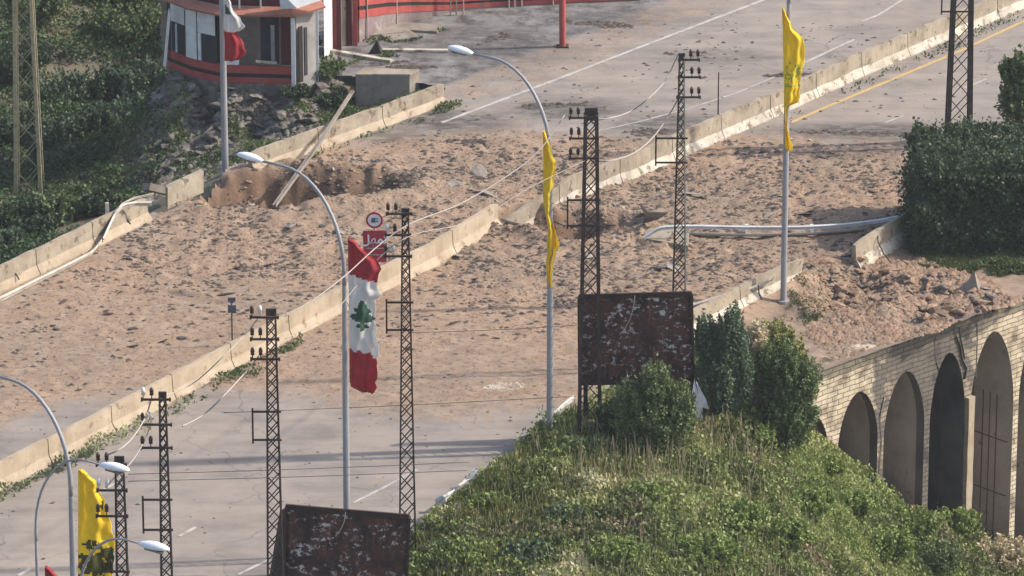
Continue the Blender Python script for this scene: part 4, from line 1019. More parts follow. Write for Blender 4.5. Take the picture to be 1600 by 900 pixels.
# red steel frame building behind
def redhall():
    root = thing('red_steel_hall', 'red steel hall front with grey panels and a sweeping red and black band', 'building', G(560,75))
    off = root.location
    for (x, y, w_, m) in ((522,76,.30,'red'),(530,77,.16,'darkred'),(546,70,.20,'darkred'),(555,70,.18,'red')):
        p = G(x, y); mb = MB(); mb.box((p[0], p[1], 1.6), (w_,.25,3.4)); mb.build('column', m, root, off=off)
    p, q = G(532,74)[:2], G(544,72)[:2]; mb = MB(); mb.prism([(p[0],p[1]+.1),(q[0],q[1]+.1),(q[0],q[1]+.25),(p[0],p[1]+.25)], 0, 3.2); mb.build('wall_panel', 'concrete', root, off=off)
    p, q = G(507,92)[:2], G(519,80)[:2]; mb = MB(); mb.prism([(p[0],p[1]),(q[0],q[1]),(q[0]+.02,q[1]+.12),(p[0],p[1]+.12)], 0, 3.0); mb.build('wall_panel', 'white', root, off=off)
    # low banded wall sweeping right and back
    path = [G(558,66), G(600,46), G(640,32), G(700,19), G(790,9), G(900,4), G(1000,0)]
    z0 = 0
    M['hall_base'] = mat('washed_out_mauve_wall', [(.10,.07,.072),(.19,.14,.14),(.26,.21,.20)], 1.2, stain=((.30,.27,.25), 1.8, .58))
    for (za, zb, m, nm, th) in ((0,0,'hall_base','wall_base',.2),(.0,.30,'red','red_band',.24),(.302,.46,'black','black_band',.2),(.462,.80,'red','red_band',.24),(.802,.94,'black','black_band',.2),(.942,1.25,'darkred','red_band',.24)):
        rings = []
        for i, p in enumerate(path):
            d = path[min(i+1,len(path)-1)]-path[max(i-1,0)]; d = d/np.linalg.norm(d); n = np.array([d[1],-d[0],0]); a = p-n*th/2; b = p+n*th/2
            base_h = [.95,.62,.36,.12,.06,.05,.05][i]; k = [1,.95,.85,.65,.5,.4,.4][i]
            lo, hi = (-.05, base_h) if nm == 'wall_base' else (base_h+za*k+.002, base_h+zb*k)
            rings.append([(b[0],b[1],lo),(b[0],b[1],hi),(a[0],a[1],hi),(a[0],a[1],lo)])
        mb = MB(); mb.loft(rings); mb.build(nm, m, root, off=off)
    for (x, y, w_, h_, rz) in ((590,52,2.2,.10,.3),(650,45,1.8,.08,-.2),(625,58,1.2,.07,.5)):
        p = G(x, y); mb = MB(); mb.box(p+np.array([0,0,.05]), (w_, .9, h_), rz); mb.build('lifted_slab', 'concrete_dark', root, off=off)
    for x, y in ((612,42),(620,41),(704,24),(713,24),(724,24),(795,12),(804,11),(815,10),(864,8),(574,62)):
        p = G(x, y); mb = MB(); mb.tube([p, p+np.array([0,0,2.4])], .028, 6); mb.build('railing_post', 'cable', root, off=off)
redhall()
p = G(879,73); t = thing('red_post', 'plain tall red steel post standing alone on the paved forecourt', 'post', p)
mb = MB(); mb.tube([p, p+np.array([-.03,0,3.2])], .12, 12); mb.build('post_shaft', 'red', t, off=t.location); mb = MB(); mb.box(p+np.array([0,0,.02]), (.45,.4,.06)); mb.build('base_plate', 'rust_frame', t, off=t.location)
# long pale kerbs of the forecourt + dark cone-like debris
for k, (a, b, lab, th) in enumerate([((506,80),(612,98),'broken whitish kerb running from the red columns to the forecourt',.12),((598,80),(700,81),'straight whitish kerb in the middle of the forecourt',.08)]):
    p, q = G(*a), G(*b); t = thing('kerb', lab, 'kerb', p); mb = MB(); mb.bar(p+[0,0,.05], q+[0,0,.05], .22, th); mb.build('kerb_stone', 'plaster', t, off=t.location)
p = G(588,84); t = thing('debris_heap', 'pointed black scrap of sheeting beside the red columns', 'scrap', p); mb = MB(); mb.loft([[tuple(p+[-.3,0,0]),tuple(p+[.2,-.1,0]),tuple(p+[.25,.2,0]),tuple(p+[-.2,.2,0])],[tuple(p+[-.2,.0,.15]),tuple(p+[.12,-.05,.2]),tuple(p+[.18,.1,.2]),tuple(p+[-.1,.1,.15])],[tuple(p+[.0,0,.5]),tuple(p+[.03,-.02,.55]),tuple(p+[.05,.02,.55]),tuple(p+[.01,.02,.5])]]); mb.build('scrap_body', 'black', t, off=t.location)

# ================================================================== ROCKS AND CLODS
def rockmesh(name, seed, m, flat=.6, jag=.35, sub=1):
    bm = bmesh.new(); bmesh.ops.create_icosphere(bm, subdivisions=sub+1, radius=.5); r = random.Random(seed)
    pl_ = [(Vector((r.gauss(0,1), r.gauss(0,1), r.gauss(0,1))).normalized(), r.uniform(.14,.36)) for _ in range(8)]
    for v in bm.verts:
        for n, d in pl_:
            k = v.co.dot(n)-d
            if k > 0: v.co -= n*k
        v.co.x *= 1.15; v.co.z *= flat; v.co += Vector((r.uniform(-1,1), r.uniform(-1,1), r.uniform(-1,1)))*.012
    me = bpy.data.meshes.new(name); bm.to_mesh(me); bm.free(); me.materials.append(M[m]); return me
LAND = [(300,170,'the rubble slope top left'),(420,180,'the leaning beam top'),(330,215,'the rubble slope centre'),(390,215,'the bushes on the rubble slope'),(280,235,'the dark hollow'),(480,150,'the green bush by the pavilion'),(1440,470,'the spill above the third arch'),(1380,460,'the rubble pile centre'),(1560,455,'the right end of the wall top'),(430,300,'the left crater'),(925,350,'the middle crater'),(585,385,'the red sign board'),(362,500,'the small blue-grey sign pair'),(150,400,'the left parapet'),(600,210,'the upper left parapet'),
        (780,320,'the broken median end'),(1050,330,'the slim lattice pole'),(1224,330,'the tall yellow-flag pole'),(1390,330,'the dark hedge'),(1180,360,'the long pale guardrail'),(637,420,'the grass pole lattice'),
        (857,450,'the twisted yellow flag'),(990,440,'the upper rusty billboard'),(1100,230,'the long median barrier'),(450,500,'the front median barrier'),(350,180,'the pavilion lamp post'),(450,150,'the pavilion floor'),
        (250,280,'the tipped parapet slab'),(1518,440,'the standing fragment'),(1390,410,'the broken parapet piece'),(1270,440,'the parapet stub'),(1500,505,'the sooty bay'),(1350,540,'the bare wall top'),(300,140,'the pavilion left corner')]
def zone_labels(objs, noun):
    cells = {}
    for o in objs:
        x, y = proj(*o.location); L_ = min(LAND, key=lambda l: (l[0]-x)**2+((l[1]-y)*1.6)**2); dx, dy = x-L_[0], (y-L_[1])*1.6
        if max(abs(dx), abs(dy)) < 25: d = 'right by'
        elif abs(dx) > abs(dy): d = 'right of' if dx > 0 else 'left of'
        else: d = 'below' if dy > 0 else 'beyond'
        cells.setdefault((d, L_[2]), []).append((max(o.scale), o))
    rank = ['largest', 'second largest', 'third largest', 'fourth largest', 'fifth largest']
    for (d, l), v in cells.items():
        v.sort(key=lambda q: -q[0])
        for k, (_, o) in enumerate(v):
            o['label'] = f"{rank[k] if k < 5 else 'small'} {noun} {d} {l}"
def scatter(name, label, cat, group, poly_px, n, smin, smax, meshes, zf, seed=1, z=0, sink=.25, power=2.5, zpx=0.0, noun='stone'):
    made = []
    poly = np.array([G(a, b, zpx)[:2] for a, b in poly_px]); rng = np.random.default_rng(seed); lo = poly.min(0); hi = poly.max(0); out = []
    while len(out) < n:
        q = rng.uniform(lo, hi, (n*4, 2)); ok = sdf(poly, q[:, 0], q[:, 1]) < 0; out += list(q[ok])
    out = np.array(out[:n]); zz = zf(out[:, 0], out[:, 1]); rr = random.Random(seed)
    for k in range(n):
        s = smin+(smax-smin)*rr.random()**power; o = bpy.data.objects.new(name, rr.choice(meshes)); COL.objects.link(o)
        o.location = (out[k, 0], out[k, 1], zz[k]+s*(.5-sink)*.4); o.scale = (s*rr.uniform(.9,1.9), s*rr.uniform(.6,1.0), s*rr.uniform(.6,1.0)); o.rotation_euler = (rr.uniform(-.35,.35), rr.uniform(-.35,.35), rr.gauss(.1,.8))
        tag(o, label, cat, group); made.append(o)
    zone_labels(made, noun)
dzf = lambda x, y: deck_z(x, y)[0]
clods = [rockmesh('asphalt_chunk', k, 'clod', .32) for k in range(6)]
earth = [rockmesh('earth_clod', 20+k, 'clod_dirt', .6) for k in range(5)]
stones = [rockmesh('stone', 40+k, 'stone', .75) for k in range(6)]
warm = [rockmesh('masonry_block', 60+k, 'stone_warm', .8) for k in range(5)]
pale = [rockmesh('concrete_lump', 80+k, 'plaster', .7) for k in range(3)]
LEFTC = [(60,450),(235,350),(400,320),(600,215),(850,215),(780,310),(640,385),(420,520),(250,560),(80,520)]
RIGHTC = [(640,470),(790,350),(1000,290),(1240,200),(1420,230),(1400,340),(1330,400),(1210,420),(900,480),(700,560),(560,530)]
scatter('asphalt_chunk', 'small dark chunk of broken asphalt lying in the dirt of the left carriageway', 'asphalt chunk', 'dark chunks on the left carriageway', LEFTC, 150, .08, .36, clods, dzf, 3, noun='dark asphalt chunk')
scatter('asphalt_chunk', 'small dark chunk of broken asphalt lying in the dirt of the right carriageway', 'asphalt chunk', 'dark chunks on the right carriageway', RIGHTC, 150, .08, .36, clods, dzf, 4, noun='dark asphalt chunk')
scatter('concrete_lump', 'small pale lump of concrete thrown onto the dirt covered road', 'concrete lump', 'pale lumps on the road', LEFTC[:6]+RIGHTC[2:8], 26, .08, .22, pale, dzf, 9, noun='pale concrete lump')
scatter('masonry_block', 'reddish broken masonry block in the rubble pile above the arcade wall', 'masonry block', 'reddish blocks in the pile above the arcade wall', [(1262,415),(1340,405),(1420,430),(1530,440),(1600,470),(1490,505),(1400,488),(1300,465)], 120, .12, .70, warm, dzf, 5, noun='reddish masonry block')
scatter('rubble_stone', 'grey broken stone among the rubble above the arcade wall', 'stone', 'grey stones above the arcade wall', [(1280,425),(1400,420),(1530,440),(1580,470),(1490,503),(1300,470)], 70, .12, .6, stones, dzf, 6, noun='grey broken stone')
scatter('tumbled_stone', 'rough grey stone tumbled on the slope below the pavilion', 'stone', 'stones tumbled below the pavilion', [(258,132),(470,138),(520,160),(470,215),(420,230),(380,250),(300,268),(262,245)], 290, .22, .85, stones, ground_z, 8, zpx=-1.0, power=1.8, noun='rough tumbled stone')
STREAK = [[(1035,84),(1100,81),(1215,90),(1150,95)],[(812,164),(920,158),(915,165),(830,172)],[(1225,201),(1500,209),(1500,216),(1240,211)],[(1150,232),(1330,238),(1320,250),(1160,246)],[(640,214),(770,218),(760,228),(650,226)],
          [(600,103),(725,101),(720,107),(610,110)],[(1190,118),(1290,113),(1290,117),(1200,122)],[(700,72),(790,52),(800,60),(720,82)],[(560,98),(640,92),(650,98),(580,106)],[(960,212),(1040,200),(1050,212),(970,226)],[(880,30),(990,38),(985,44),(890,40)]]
SLABM = [rockmesh('concrete_fragment', 90+k, 'concrete_dark', .22) for k in range(4)]
scatter('concrete_fragment', 'flat broken slab', 'concrete fragment', 'flat concrete fragments round the craters', [(300,335),(620,300),(780,250),(1010,300),(1240,300),(1380,410),(1250,430),(900,420),(620,390),(400,350)], 46, .25, .75, SLABM, dzf, 31, noun='flat grey concrete fragment')
for k, (pts, lab) in enumerate([([(1371,362,.75),(1372,378,.55),(1381,397,.1),(1392,410,.0)], 'black bent rebar hanging down the broken parapet piece'), ([(1185,446,.6),(1186,458,.4),(1190,468,.1)], 'short black rebar on the short curved parapet'),
      ([(18,405,.8),(20,420,.5),(30,437,.2)], 'black rebar curling down the left parapet near the photo edge'), ([(190,322,.8),(192,338,.5),(204,350,.2)], 'black rebar on the left parapet near its broken end'), ([(850,340,.3),(880,352,.1),(905,356,-.1)], 'dark bent bar poking into the middle crater')]):
    P0 = [G(*q) for q in pts]; t = thing('bent_rebar', lab, 'rebar', P0[0]); mb = MB(); mb.tube(P0, .022, 6); mb.build('bar', 'black', t, smooth=True, off=t.location)
# single standing stone
q = GD(1518,452); t = thing('standing_stone', 'grey jagged concrete fragment standing upright on the rubble near the hedge', 'stone', q); mb = MB()
mb.loft([[tuple(q+[-.45,-.1,-.1]),tuple(q+[.25,-.2,-.1]),tuple(q+[.4,.2,-.1]),tuple(q+[-.4,.3,-.1])],[tuple(q+[-.15,-.05,.25]),tuple(q+[.15,-.15,.25]),tuple(q+[.25,.1,.25]),tuple(q+[-.1,.15,.25])],[tuple(q+[.0,-.03,.55]),tuple(q+[.08,-.06,.62]),tuple(q+[.1,.05,.55]),tuple(q+[.02,.05,.5])]]); mb.build('stone_body', 'concrete_dark', t, off=t.location)
# fine rubble: merged stuff
def pebbles(name, label, poly_px, n, smin, smax, m, zf, seed, zpx=0):
    poly = np.array([G(a, b, zpx)[:2] for a, b in poly_px]); rng = np.random.default_rng(seed); lo = poly.min(0); hi = poly.max(0)
    q = rng.uniform(lo, hi, (n*4, 2)); ok = sdf(poly, q[:, 0], q[:, 1]) < (fbm(q[:, 0], q[:, 1], .5, 2, 2)-.6)*1.0; q = q[ok]
    keep = rng.random(len(q)) < (fbm(q[:, 0], q[:, 1], .8, 3, seed)*2.4-.6)*(sstep(2.5, -1, sdf(HEAVY, q[:, 0], q[:, 1]))*.8+.2 if name in ('earth_rubble','asphalt_rubble') else 1); q = q[keep][:n]; n = len(q)
    z = zf(q[:, 0], q[:, 1]); s = smin+(smax-smin)*rng.random(n)**3
    o = np.array([[1,0,0],[.4,.9,0],[-.7,.7,0],[-.9,-.4,0],[.2,-1,0],[.15,.1,.75]])
    th = rng.uniform(0, 6.28, n); c, sn = np.cos(th), np.sin(th); jit = rng.uniform(.6, 1.3, (n, 6, 1)); p = o[None]*jit
    x = p[..., 0]*c[:, None]-p[..., 1]*sn[:, None]; y = p[..., 0]*sn[:, None]+p[..., 1]*c[:, None]
    if m == 'clod': x = x*1.5; y = y*.75
    V = np.stack([q[:, None, 0]+x*s[:, None], q[:, None, 1]+y*s[:, None]*.8, z[:, None]-.01+p[..., 2]*s[:, None]], -1).reshape(-1, 3)
    f = np.array([(k, (k+1) % 5, 5) for k in range(5)]); F = (np.arange(n)[:, None, None]*6+f[None]).reshape(-1, 3)
    ob = npmesh(name, V, F, m); tag(ob, label, 'rubble', kind='stuff')
ALLD = [(-50,500),(235,345),(295,305),(340,275),(400,262),(700,195),(1050,220),(1420,225),(1500,330),(1430,400),(1240,440),(900,520),(640,560),(420,560),(200,620),(0,640)]
pebbles('earth_rubble', 'crumbled reddish earth and small clods spread over the road round the craters', ALLD, 30000, .02, .095, 'clod_dirt', dzf, 1)
pebbles('asphalt_rubble', 'fine dark asphalt crumbs spread over the road round the craters', ALLD, 15000, .02, .12, 'clod', dzf, 2)
pebbles('forecourt_rubble', 'fine dark crumbs on the far carriageway and forecourt', [(640,200),(700,160),(800,60),(1100,20),(1420,40),(1600,100),(1600,215),(1250,200),(1000,215)], 900, .02, .10, 'clod', dzf, 12)
pebbles('lower_road_rubble', 'few small stones on the lower asphalt', [(0,640),(640,560),(880,560),(880,640),(640,820),(0,900)], 500, .02, .07, 'clod', dzf, 13)
pebbles('spilled_plaster', 'pale plaster dust spilled on the lower road behind the middle lamp post', [(745,604),(775,597),(818,600),(812,606),(780,609),(752,609)], 500, .02, .07, 'plaster', dzf, 77)
for k, pl_ in enumerate(STREAK): pebbles('debris_shadow_streak', 'dark line of scattered crumbs across the road, for burnt debris and pole shadows', pl_, 240, .03, .13, 'clod', dzf, 100+k)  # burnt debris lines; the one left of the hedge pole imitates its shadow
pebbles('crushed_earth', 'loose brown earth between the masonry blocks above the arcade', [(1240,410),(1440,390),(1620,460),(1490,505),(1300,560),(1240,480)], 9000, .03, .13, 'clod_dirt', dzf, 53)
pebbles('masonry_rubble', 'crushed masonry spilled above the arcade wall', [(1240,410),(1440,390),(1620,460),(1490,505),(1300,560),(1240,480)], 9000, .03, .17, 'stone_warm', dzf, 3)
pebbles('slope_rubble', 'small broken stone covering the slope below the pavilion', [(240,130),(480,136),(560,160),(430,240),(330,275),(200,300),(180,260)], 12000, .05, .26, 'stone', ground_z, 4, zpx=-1)

# ================================================================== VEGETATION
def leafmesh(name, C, size, m, tint, seed=0, up=0.0, asp=1.0, parent=None, nrm=None):
    """C: Nx3 centres -> one small bent leaf quad each"""
    rng = np.random.default_rng(seed); n = len(C)
    a = rng.normal(size=(n, 3)); a[:, 2] += up*rng.random(n)*2.5; a /= np.linalg.norm(a, axis=1)[:, None]
    b = rng.normal(size=(n, 3)); b -= (b*a).sum(1)[:, None]*a; b /= np.linalg.norm(b, axis=1)[:, None]
    s = np.broadcast_to(size, (n,))*rng.uniform(.6, 1.35, n)
    L_ = a*s[:, None]*asp; w_ = b*s[:, None]*.5
    V = np.stack([C-L_*.5, C-L_*.05+w_, C+L_*.5, C-L_*.05-w_], 1).reshape(-1, 3)
    F = np.arange(n*4).reshape(n, 4)
    return npmesh(name, V, F, m, faceattrs={'tint': np.clip(tint, 0, 1)}, parent=parent)
def clumps(rng, c, r, k, per, shell=.65):
    """clump-based crown: k clumps within ellipsoid c,r"""
    d = rng.normal(size=(k, 3)); d /= np.linalg.norm(d, axis=1)[:, None]; rad = (shell+(1-shell)*rng.random(k))**1.0
    cc = np.array(c)+d*rad[:, None]*np.array(r)*.82; cs = rng.uniform(.55, 1.3, k)*np.mean(r)*.26
    idx = np.repeat(np.arange(k), per); p = rng.normal(size=(k*per, 3)); p /= np.linalg.norm(p, axis=1)[:, None]; p *= (rng.random(k*per)**.45)[:, None]
    P_ = cc[idx]+p*cs[idx][:, None]; tint = rng.random(k)[idx]*.6+rng.random(k*per)*.4
    return P_, tint
def sprays(rng, c, r, k, per):
    """leaves strung along upright, outward curving twigs that fill the ellipsoid c, r"""
    c = np.array(c, float); r = np.array(r, float)
    d = rng.normal(size=(k, 3)); d[:, 2] = np.abs(d[:, 2])*.9-.15; d /= np.linalg.norm(d, axis=1)[:, None]
    tip = c+d*r*(rng.uniform(.75, 1.12, k)[:, None]); tip[:, 2] += rng.random(k)*r[2]*.12
    root = np.column_stack([c[0]+d[:, 0]*r[0]*.35, c[1]+d[:, 1]*r[1]*.35, np.full(k, c[2]-r[2]*.85)])
    t = rng.random((k, per))**.7; idx = np.repeat(np.arange(k), per); t = t.ravel()[:, None]
    P_ = root[idx]*(1-t)+tip[idx]*t; P_[:, :2] += (tip-root)[idx][:, :2]*(t*(1-t))*.45
    P_ += rng.normal(size=P_.shape)*(np.mean(r)*.085*(1.15-t)+.02)
    return P_, rng.random(k)[idx]*.5+rng.random(len(idx))*.3+t[:, 0]*.2
def shrub(name, label, cat, base, crowns, m, leaf=.08, k=60, per=70, seed=0, trunk=True, group=None, asp=1.3):
    rng = np.random.default_rng(seed); t = thing(name, label, cat, base, group=group); P_ = []; T_ = []
    for (c, r, f) in crowns:
        p, q = sprays(rng, c, r, int(k*f*(1.5 if trunk else 1.2)), int(per*.85)); P_.append(p); T_.append(q)
    P_ = np.concatenate(P_); T_ = np.concatenate(T_)
    P_ = P_[P_[:, 2] > .02]; T_ = T_[:len(P_)]
    leafmesh('crown', P_, leaf, m, T_, seed, asp=asp, parent=t)
    if trunk:
        mb = MB(); r = random.Random(seed)
        mb.tube([(0,0,-.3),(.03,.02,crowns[0][0][2]*.5),(crowns[0][0][0]*.5,crowns[0][0][1]*.5,crowns[0][0][2])], [.10,.07,.03], 7)
        for (c, rr, f) in crowns:
            for j in range(4):
                e = Vector(c)+Vector((r.uniform(-.5,.5)*rr[0], r.uniform(-.5,.5)*rr[1], r.uniform(-.2,.6)*rr[2])); mb.tube([(0,0,.15),(e.x*.45, e.y*.45, e.z*.5), e], [.05,.035,.012], 5)
        mb.build('trunk', 'bark', t, smooth=True)
    return t
def gpx(px, py, z): q = G(px, py, z); return (q[0], q[1], GZ(q[0], q[1]))
# big shrubs by the arcade
shrub('shrub', 'blue-green bushy shrub with pointed tops right of the upper billboard', 'shrub', gpx(1126,668,.3),
      [((-.1,0,1.3),(.85,.7,1.2),1),((-.45,.1,2.6),(.35,.35,.9),.4),((.25,0,2.75),(.42,.4,1.05),.5),((.6,0,1.6),(.4,.4,1.1),.4)], 'leaf_blue', .062, 120, 90, 1)
shrub('shrub', 'tall yellow-green shrub with yellowish top left of the arches', 'shrub', gpx(1226,664,.2),
      [((.05,0,1.2),(.95,.8,1.1),1),((.2,0,2.3),(.85,.7,1.1),1),((-.2,0,3.0),(.6,.5,.75),.5),((-.55,.1,2.6),(.35,.4,.8),.25)], 'leaf_mid', .065, 120, 90, 2)
shrub('shrub', 'yellow tips crowning the tall shrub at the foot of the lamp post', 'shrub', gpx(1205,640,.1),
      [((-.1,.2,3.0),(.75,.4,.55),1),((.5,.3,2.6),(.5,.4,.6),.6)], 'leaf_yellow', .07, 45, 55, 12)
shrub('dead_shrub', 'dry brownish dead shrub squeezed between the two green shrubs', 'shrub', gpx(1177,655,.2),
      [((0,0,1.5),(.32,.4,1.2),.6),((.05,0,2.7),(.35,.35,.6),.4)], 'leaf_dry', .08, 55, 60, 3)
shrub('shrub', 'dark green shrub growing up in front of the upper rusty billboard', 'shrub', gpx(1020,705,.5),
      [((0,0,.95),(1.2,.8,1.1),1.3),((.1,0,1.9),(.5,.5,1.0),.6),((-.7,0,1.5),(.5,.5,.8),.5),((.75,0,1.4),(.5,.5,.8),.5)], 'leaf_mid', .062, 110, 85, 4)
shrub('shrub', 'dense dark shrub at the foot of the heaviest lattice pole', 'shrub', gpx(955,690,.4),
      [((0,0,.7),(.45,.5,.75),1)], 'leaf_dark', .08, 50, 70, 5)
# hedge
def hedge():
    rng = np.random.default_rng(6); b = G(1428,388); zt = 3.0; L_ = 7.5; Dp = 4.2
    t = thing('hedge', 'clipped dark green box hedge on the verge at the right edge', 'hedge', (b[0], b[1], -.2))
    N_ = 62000; face = rng.random(N_); x = rng.uniform(0, L_, N_); y = rng.uniform(0, Dp, N_); z = rng.uniform(.02, zt, N_)
    y = np.where(face < .5, 0, y); x = np.where((face >= .5) & (face < .62), 0, x); z = np.where(face >= .62, zt, z)
    bul = (fbm(x*1.0+z*.7, y+z, 1.3, 3, 5)-.5)*.9+(rng.random(N_)**8)*.35; d = rng.random(N_)**2*.35
    y = np.where(face < .5, -bul+d, y); x = np.where((face >= .5) & (face < .62), -bul+d, x); z = np.where(face >= .62, zt+bul-d, z)
    # round the corners
    r = .35; ex = np.clip(r-x, 0, r); ez = np.clip(z-(zt-r), 0, r); x = x+ex*ez*1.2; z = z-ex*ez*1.2; ey = np.clip(r-y, 0, r); z = z-ey*ez*1.5; y = y+ey*ez*1.2
    P_ = np.stack([x, y, z], 1); T_ = fbm(x*2, z*2+y, 1.6, 2, 3)*.7+rng.random(N_)*.3
    leafmesh('foliage', P_, .10, 'leaf_dark', T_, 6, parent=t)
    mb = MB(); mb.box((L_/2+.2, Dp/2+.2, zt/2-.15), (L_-.5, Dp-.5, zt-.5)); M['core'] = mat('inner_twigs', [(.018,.02,.012),(.03,.03,.018)], 6, bump=.5); mb.build('inner_branches', 'core', t)
hedge()
q = G(1590,222); shrub('tree', 'loose leafy tree top cut by the right edge behind the hedge', 'tree', (q[0], q[1], -.1),
      [((.2,0,1.6),(.9,.8,1.2),1),((.4,0,2.8),(.75,.7,.9),.8),((-.3,.1,2.7),(.45,.4,.55),.3)], 'leaf_mid', .09, 60, 60, 7)
# bushes on the slope beyond the left parapet, dark
bl = [(500,140,1.0,'leaf_mid','low green bush right of the pavilion'),(590,152,.8,'leaf_bright','bright green bush in front of the concrete block'),(520,160,.7,'leaf_dark','dark bush between rubble and parapet'),
      (460,165,.6,'leaf_dark','small dark bush in the rubble below the pavilion'),(625,140,.45,'leaf_bright','small bright bush at the end of the upper parapet')]
for k, (x, y, s, m, lab) in enumerate(bl):
    b = gpx(x, y, -.6); shrub('bush', lab, 'bush', b, [((0,0,.35*s),(.9*s,.6*s,.45*s),1),((.4*s,.1,.5*s),(.5*s,.4*s,.4*s),.5)], m, .08, 26, 50, 20+k, trunk=False)
hb = [(60,60,1.6),(130,25,1.8),(200,60,1.5),(230,130,1.4),(150,130,1.3),(90,140,1.2),(20,120,1.5),(200,190,1.4),(140,210,1.2),(80,220,1.1),(20,215,1.2),(235,215,1.0),(170,265,.9),(100,280,.8),(30,350,1.0),(90,340,.9),(150,335,.8),(10,385,.7),(200,20,1.7),(10,10,1.6),(60,370,.6)]
hl = ['lone round bush nearest the top left corner', 'broad bush at the top edge of the dark slope', 'tall bush just left of the pavilion roof', 'dark bush touching the pavilion left wall', 'dark bush in the middle of the left slope', 'bush right of the lichen covered pole', 'bush at the left edge beside the lichen covered pole',
      'dark bush under the pavilion corner', 'dark bush in the hollow left of the rubble slope', 'small bush right of the lichen pole in the hollow', 'bush at the left edge in the hollow', 'bush at the top of the stone slope', 'low bush behind the fallen slab', 'low bush on the earth ledge', 'dark bush behind the left parapet near the edge',
      'dark bush behind the left parapet middle', 'dark bush behind the bent guardrail', 'small bush behind the parapet at the photo edge', 'bush left of the pavilion at the top edge', 'bush in the top left corner behind the lichen pole', 'smallest bush close behind the left parapet']
for k, ((x, y, s), lab) in enumerate(zip(hb, hl)):
    z = -4.2 if y < 300 else -2.5; b = gpx(x, y, z); mm = 'leaf_mid' if y < 90 or k in (12, 15) else ('leaf_dark', 'leaf_blue')[k % 2]
    shrub('bush', lab, 'bush', b, [((0,0,.5*s),(.85*s,.8*s,.65*s),1),((.5*s,.2,.7*s),(.5*s,.5*s,.5*s),.5),((-.5*s,-.1,.5*s),(.5*s,.5*s,.4*s),.4)], mm, .11, 36, 50, 40+k, trunk=(k % 3 == 0), group=None)
# knoll bushes
kb = [(1150,825,.75,'leaf_bright','bright green bush at the bottom centre right of the knoll'),(1220,850,.7,'leaf_bright','bright green bush right of the bottom centre bush'),(1100,880,.8,'leaf_bright','bright bush cut by the bottom edge of the photo'),
      (720,690+130,.45,'leaf_yellow','yellow-green bush near the lower end of the knoll'),(1180,690,.5,'leaf_bright','light bush just below the tall shrubs'),(760,800,.5,'leaf_bright','green bush on the left flank of the knoll'),
      (1330,800,.7,'leaf_bright','bush below the third arch'),(1420,835,.8,'leaf_bright','bush below the sooty arch'),(1490,830,.7,'leaf_bright','bush rising before the sooty arch foot'),(1380,870,.8,'leaf_bright','bush at the bottom edge below the arches'),
      (1560,885,.9,'leaf_dry','brownish bush below the wide ribbed arch'),(1290,740,.45,'leaf_bright','small bush below the second arch'),(880,820,.5,'leaf_blue','blue-green bush in the middle of the knoll'),(1000,790,.6,'leaf_bright','bush in the centre of the knoll'),
      (690,880,.6,'leaf_mid','dark bush right of the lower billboard'),(960,880,.7,'leaf_bright','bush at the bottom edge left of the bright bushes'),(820,880,.6,'leaf_blue','bluish bush at the bottom edge of the knoll'),(1260,800,.7,'leaf_bright','bush on the right shoulder of the knoll'),(1450,890,.9,'leaf_mid','dark bush at the bottom edge below the sooty arch')]
for k, (x, y, s, m, lab) in enumerate(kb):
    zg = 0.2 if x < 1220 else -2.6-(x-1300)*.02
    for _ in range(4): q = G(x, y, zg); zg = GZ(q[0], q[1])
    shrub('bush', lab, 'bush', (q[0], q[1], zg), [((0,0,.4*s),(1.15*s,.9*s,.75*s),1),((.6*s,.1,.5*s),(.7*s,.6*s,.6*s),.5),((-.5*s,0,.35*s),(.5*s,.5*s,.4*s),.4)], m, .07, 60, 60, 80+k, trunk=False)

def cover(name, label, poly_px, n, m, zf, leaf, hmax, seed, zpx=0, asp=1.8, up=1.0, patch=.5, density=None, excl=True):
    poly = np.array([G(p[0], p[1], p[2] if len(p) > 2 else zpx)[:2] for p in poly_px]); rng = np.random.default_rng(seed); lo = poly.min(0); hi = poly.max(0)
    q = rng.uniform(lo, hi, (int(n*3.5), 2)); ok = sdf(poly, q[:, 0], q[:, 1]) < (fbm(q[:, 0], q[:, 1], .9, 2, 7)-.5)*.6
    if density: ok &= rng.random(len(q)) < np.clip(fbm(q[:, 0], q[:, 1], density, 3, seed+3)*3.2-1.05, 0, 1)
    if excl: ok &= sdf(DECK, q[:, 0], q[:, 1]) > -.05
    q = q[ok][:n]; z = zf(q[:, 0], q[:, 1]); h = hmax*(fbm(q[:, 0], q[:, 1], .8, 4, seed)*2.2-.55); h = np.clip(h, .05, None)
    zz = z+h*(rng.random(len(q))**.6); P_ = np.column_stack([q, zz])
    t = (fbm(q[:, 0], q[:, 1], patch, 4, seed+9)-.5)*2.2+.5; t = t*.65+rng.random(len(q))*.35
    o = leafmesh(name, P_, leaf, m, t, seed, up=up, asp=asp); tag(o, label, 'plants', kind='stuff'); return q
KN = [(640,840),(690,797),(890,650),(1000,600),(1110,545),(1200,590),(1250,640,-1.5),(1300,715,-3),(1370,765,-5),(1440,800,-6.3),(1600,858,-8.8),(1800,900,-9.5),(1800,1060,-9.5),(1200,1040,-1),(640,1040,-.5)]
cover('meadow', 'tangled green and straw-coloured weeds covering the knoll', KN, 210000, 'cover', ground_z, .085, .55, 1, patch=.55)
cover('meadow_tips', 'lighter green weed tips over the knoll', KN, 36000, 'leaf_bright', ground_z, .06, .75, 2, density=.7)
cover('hillside_cover', 'dark low scrub covering the slope beyond the left parapet', [(-150,-60,-2),(245,-60,-4),(255,130,-4),(262,230,-3),(250,300,-3),(230,325,-2.0),(0,440,-2.2),(-150,520,-2.2)], 80000, 'scrub', ground_z, .10, .6, 3, asp=1.3, up=.2, patch=.45, density=.35)
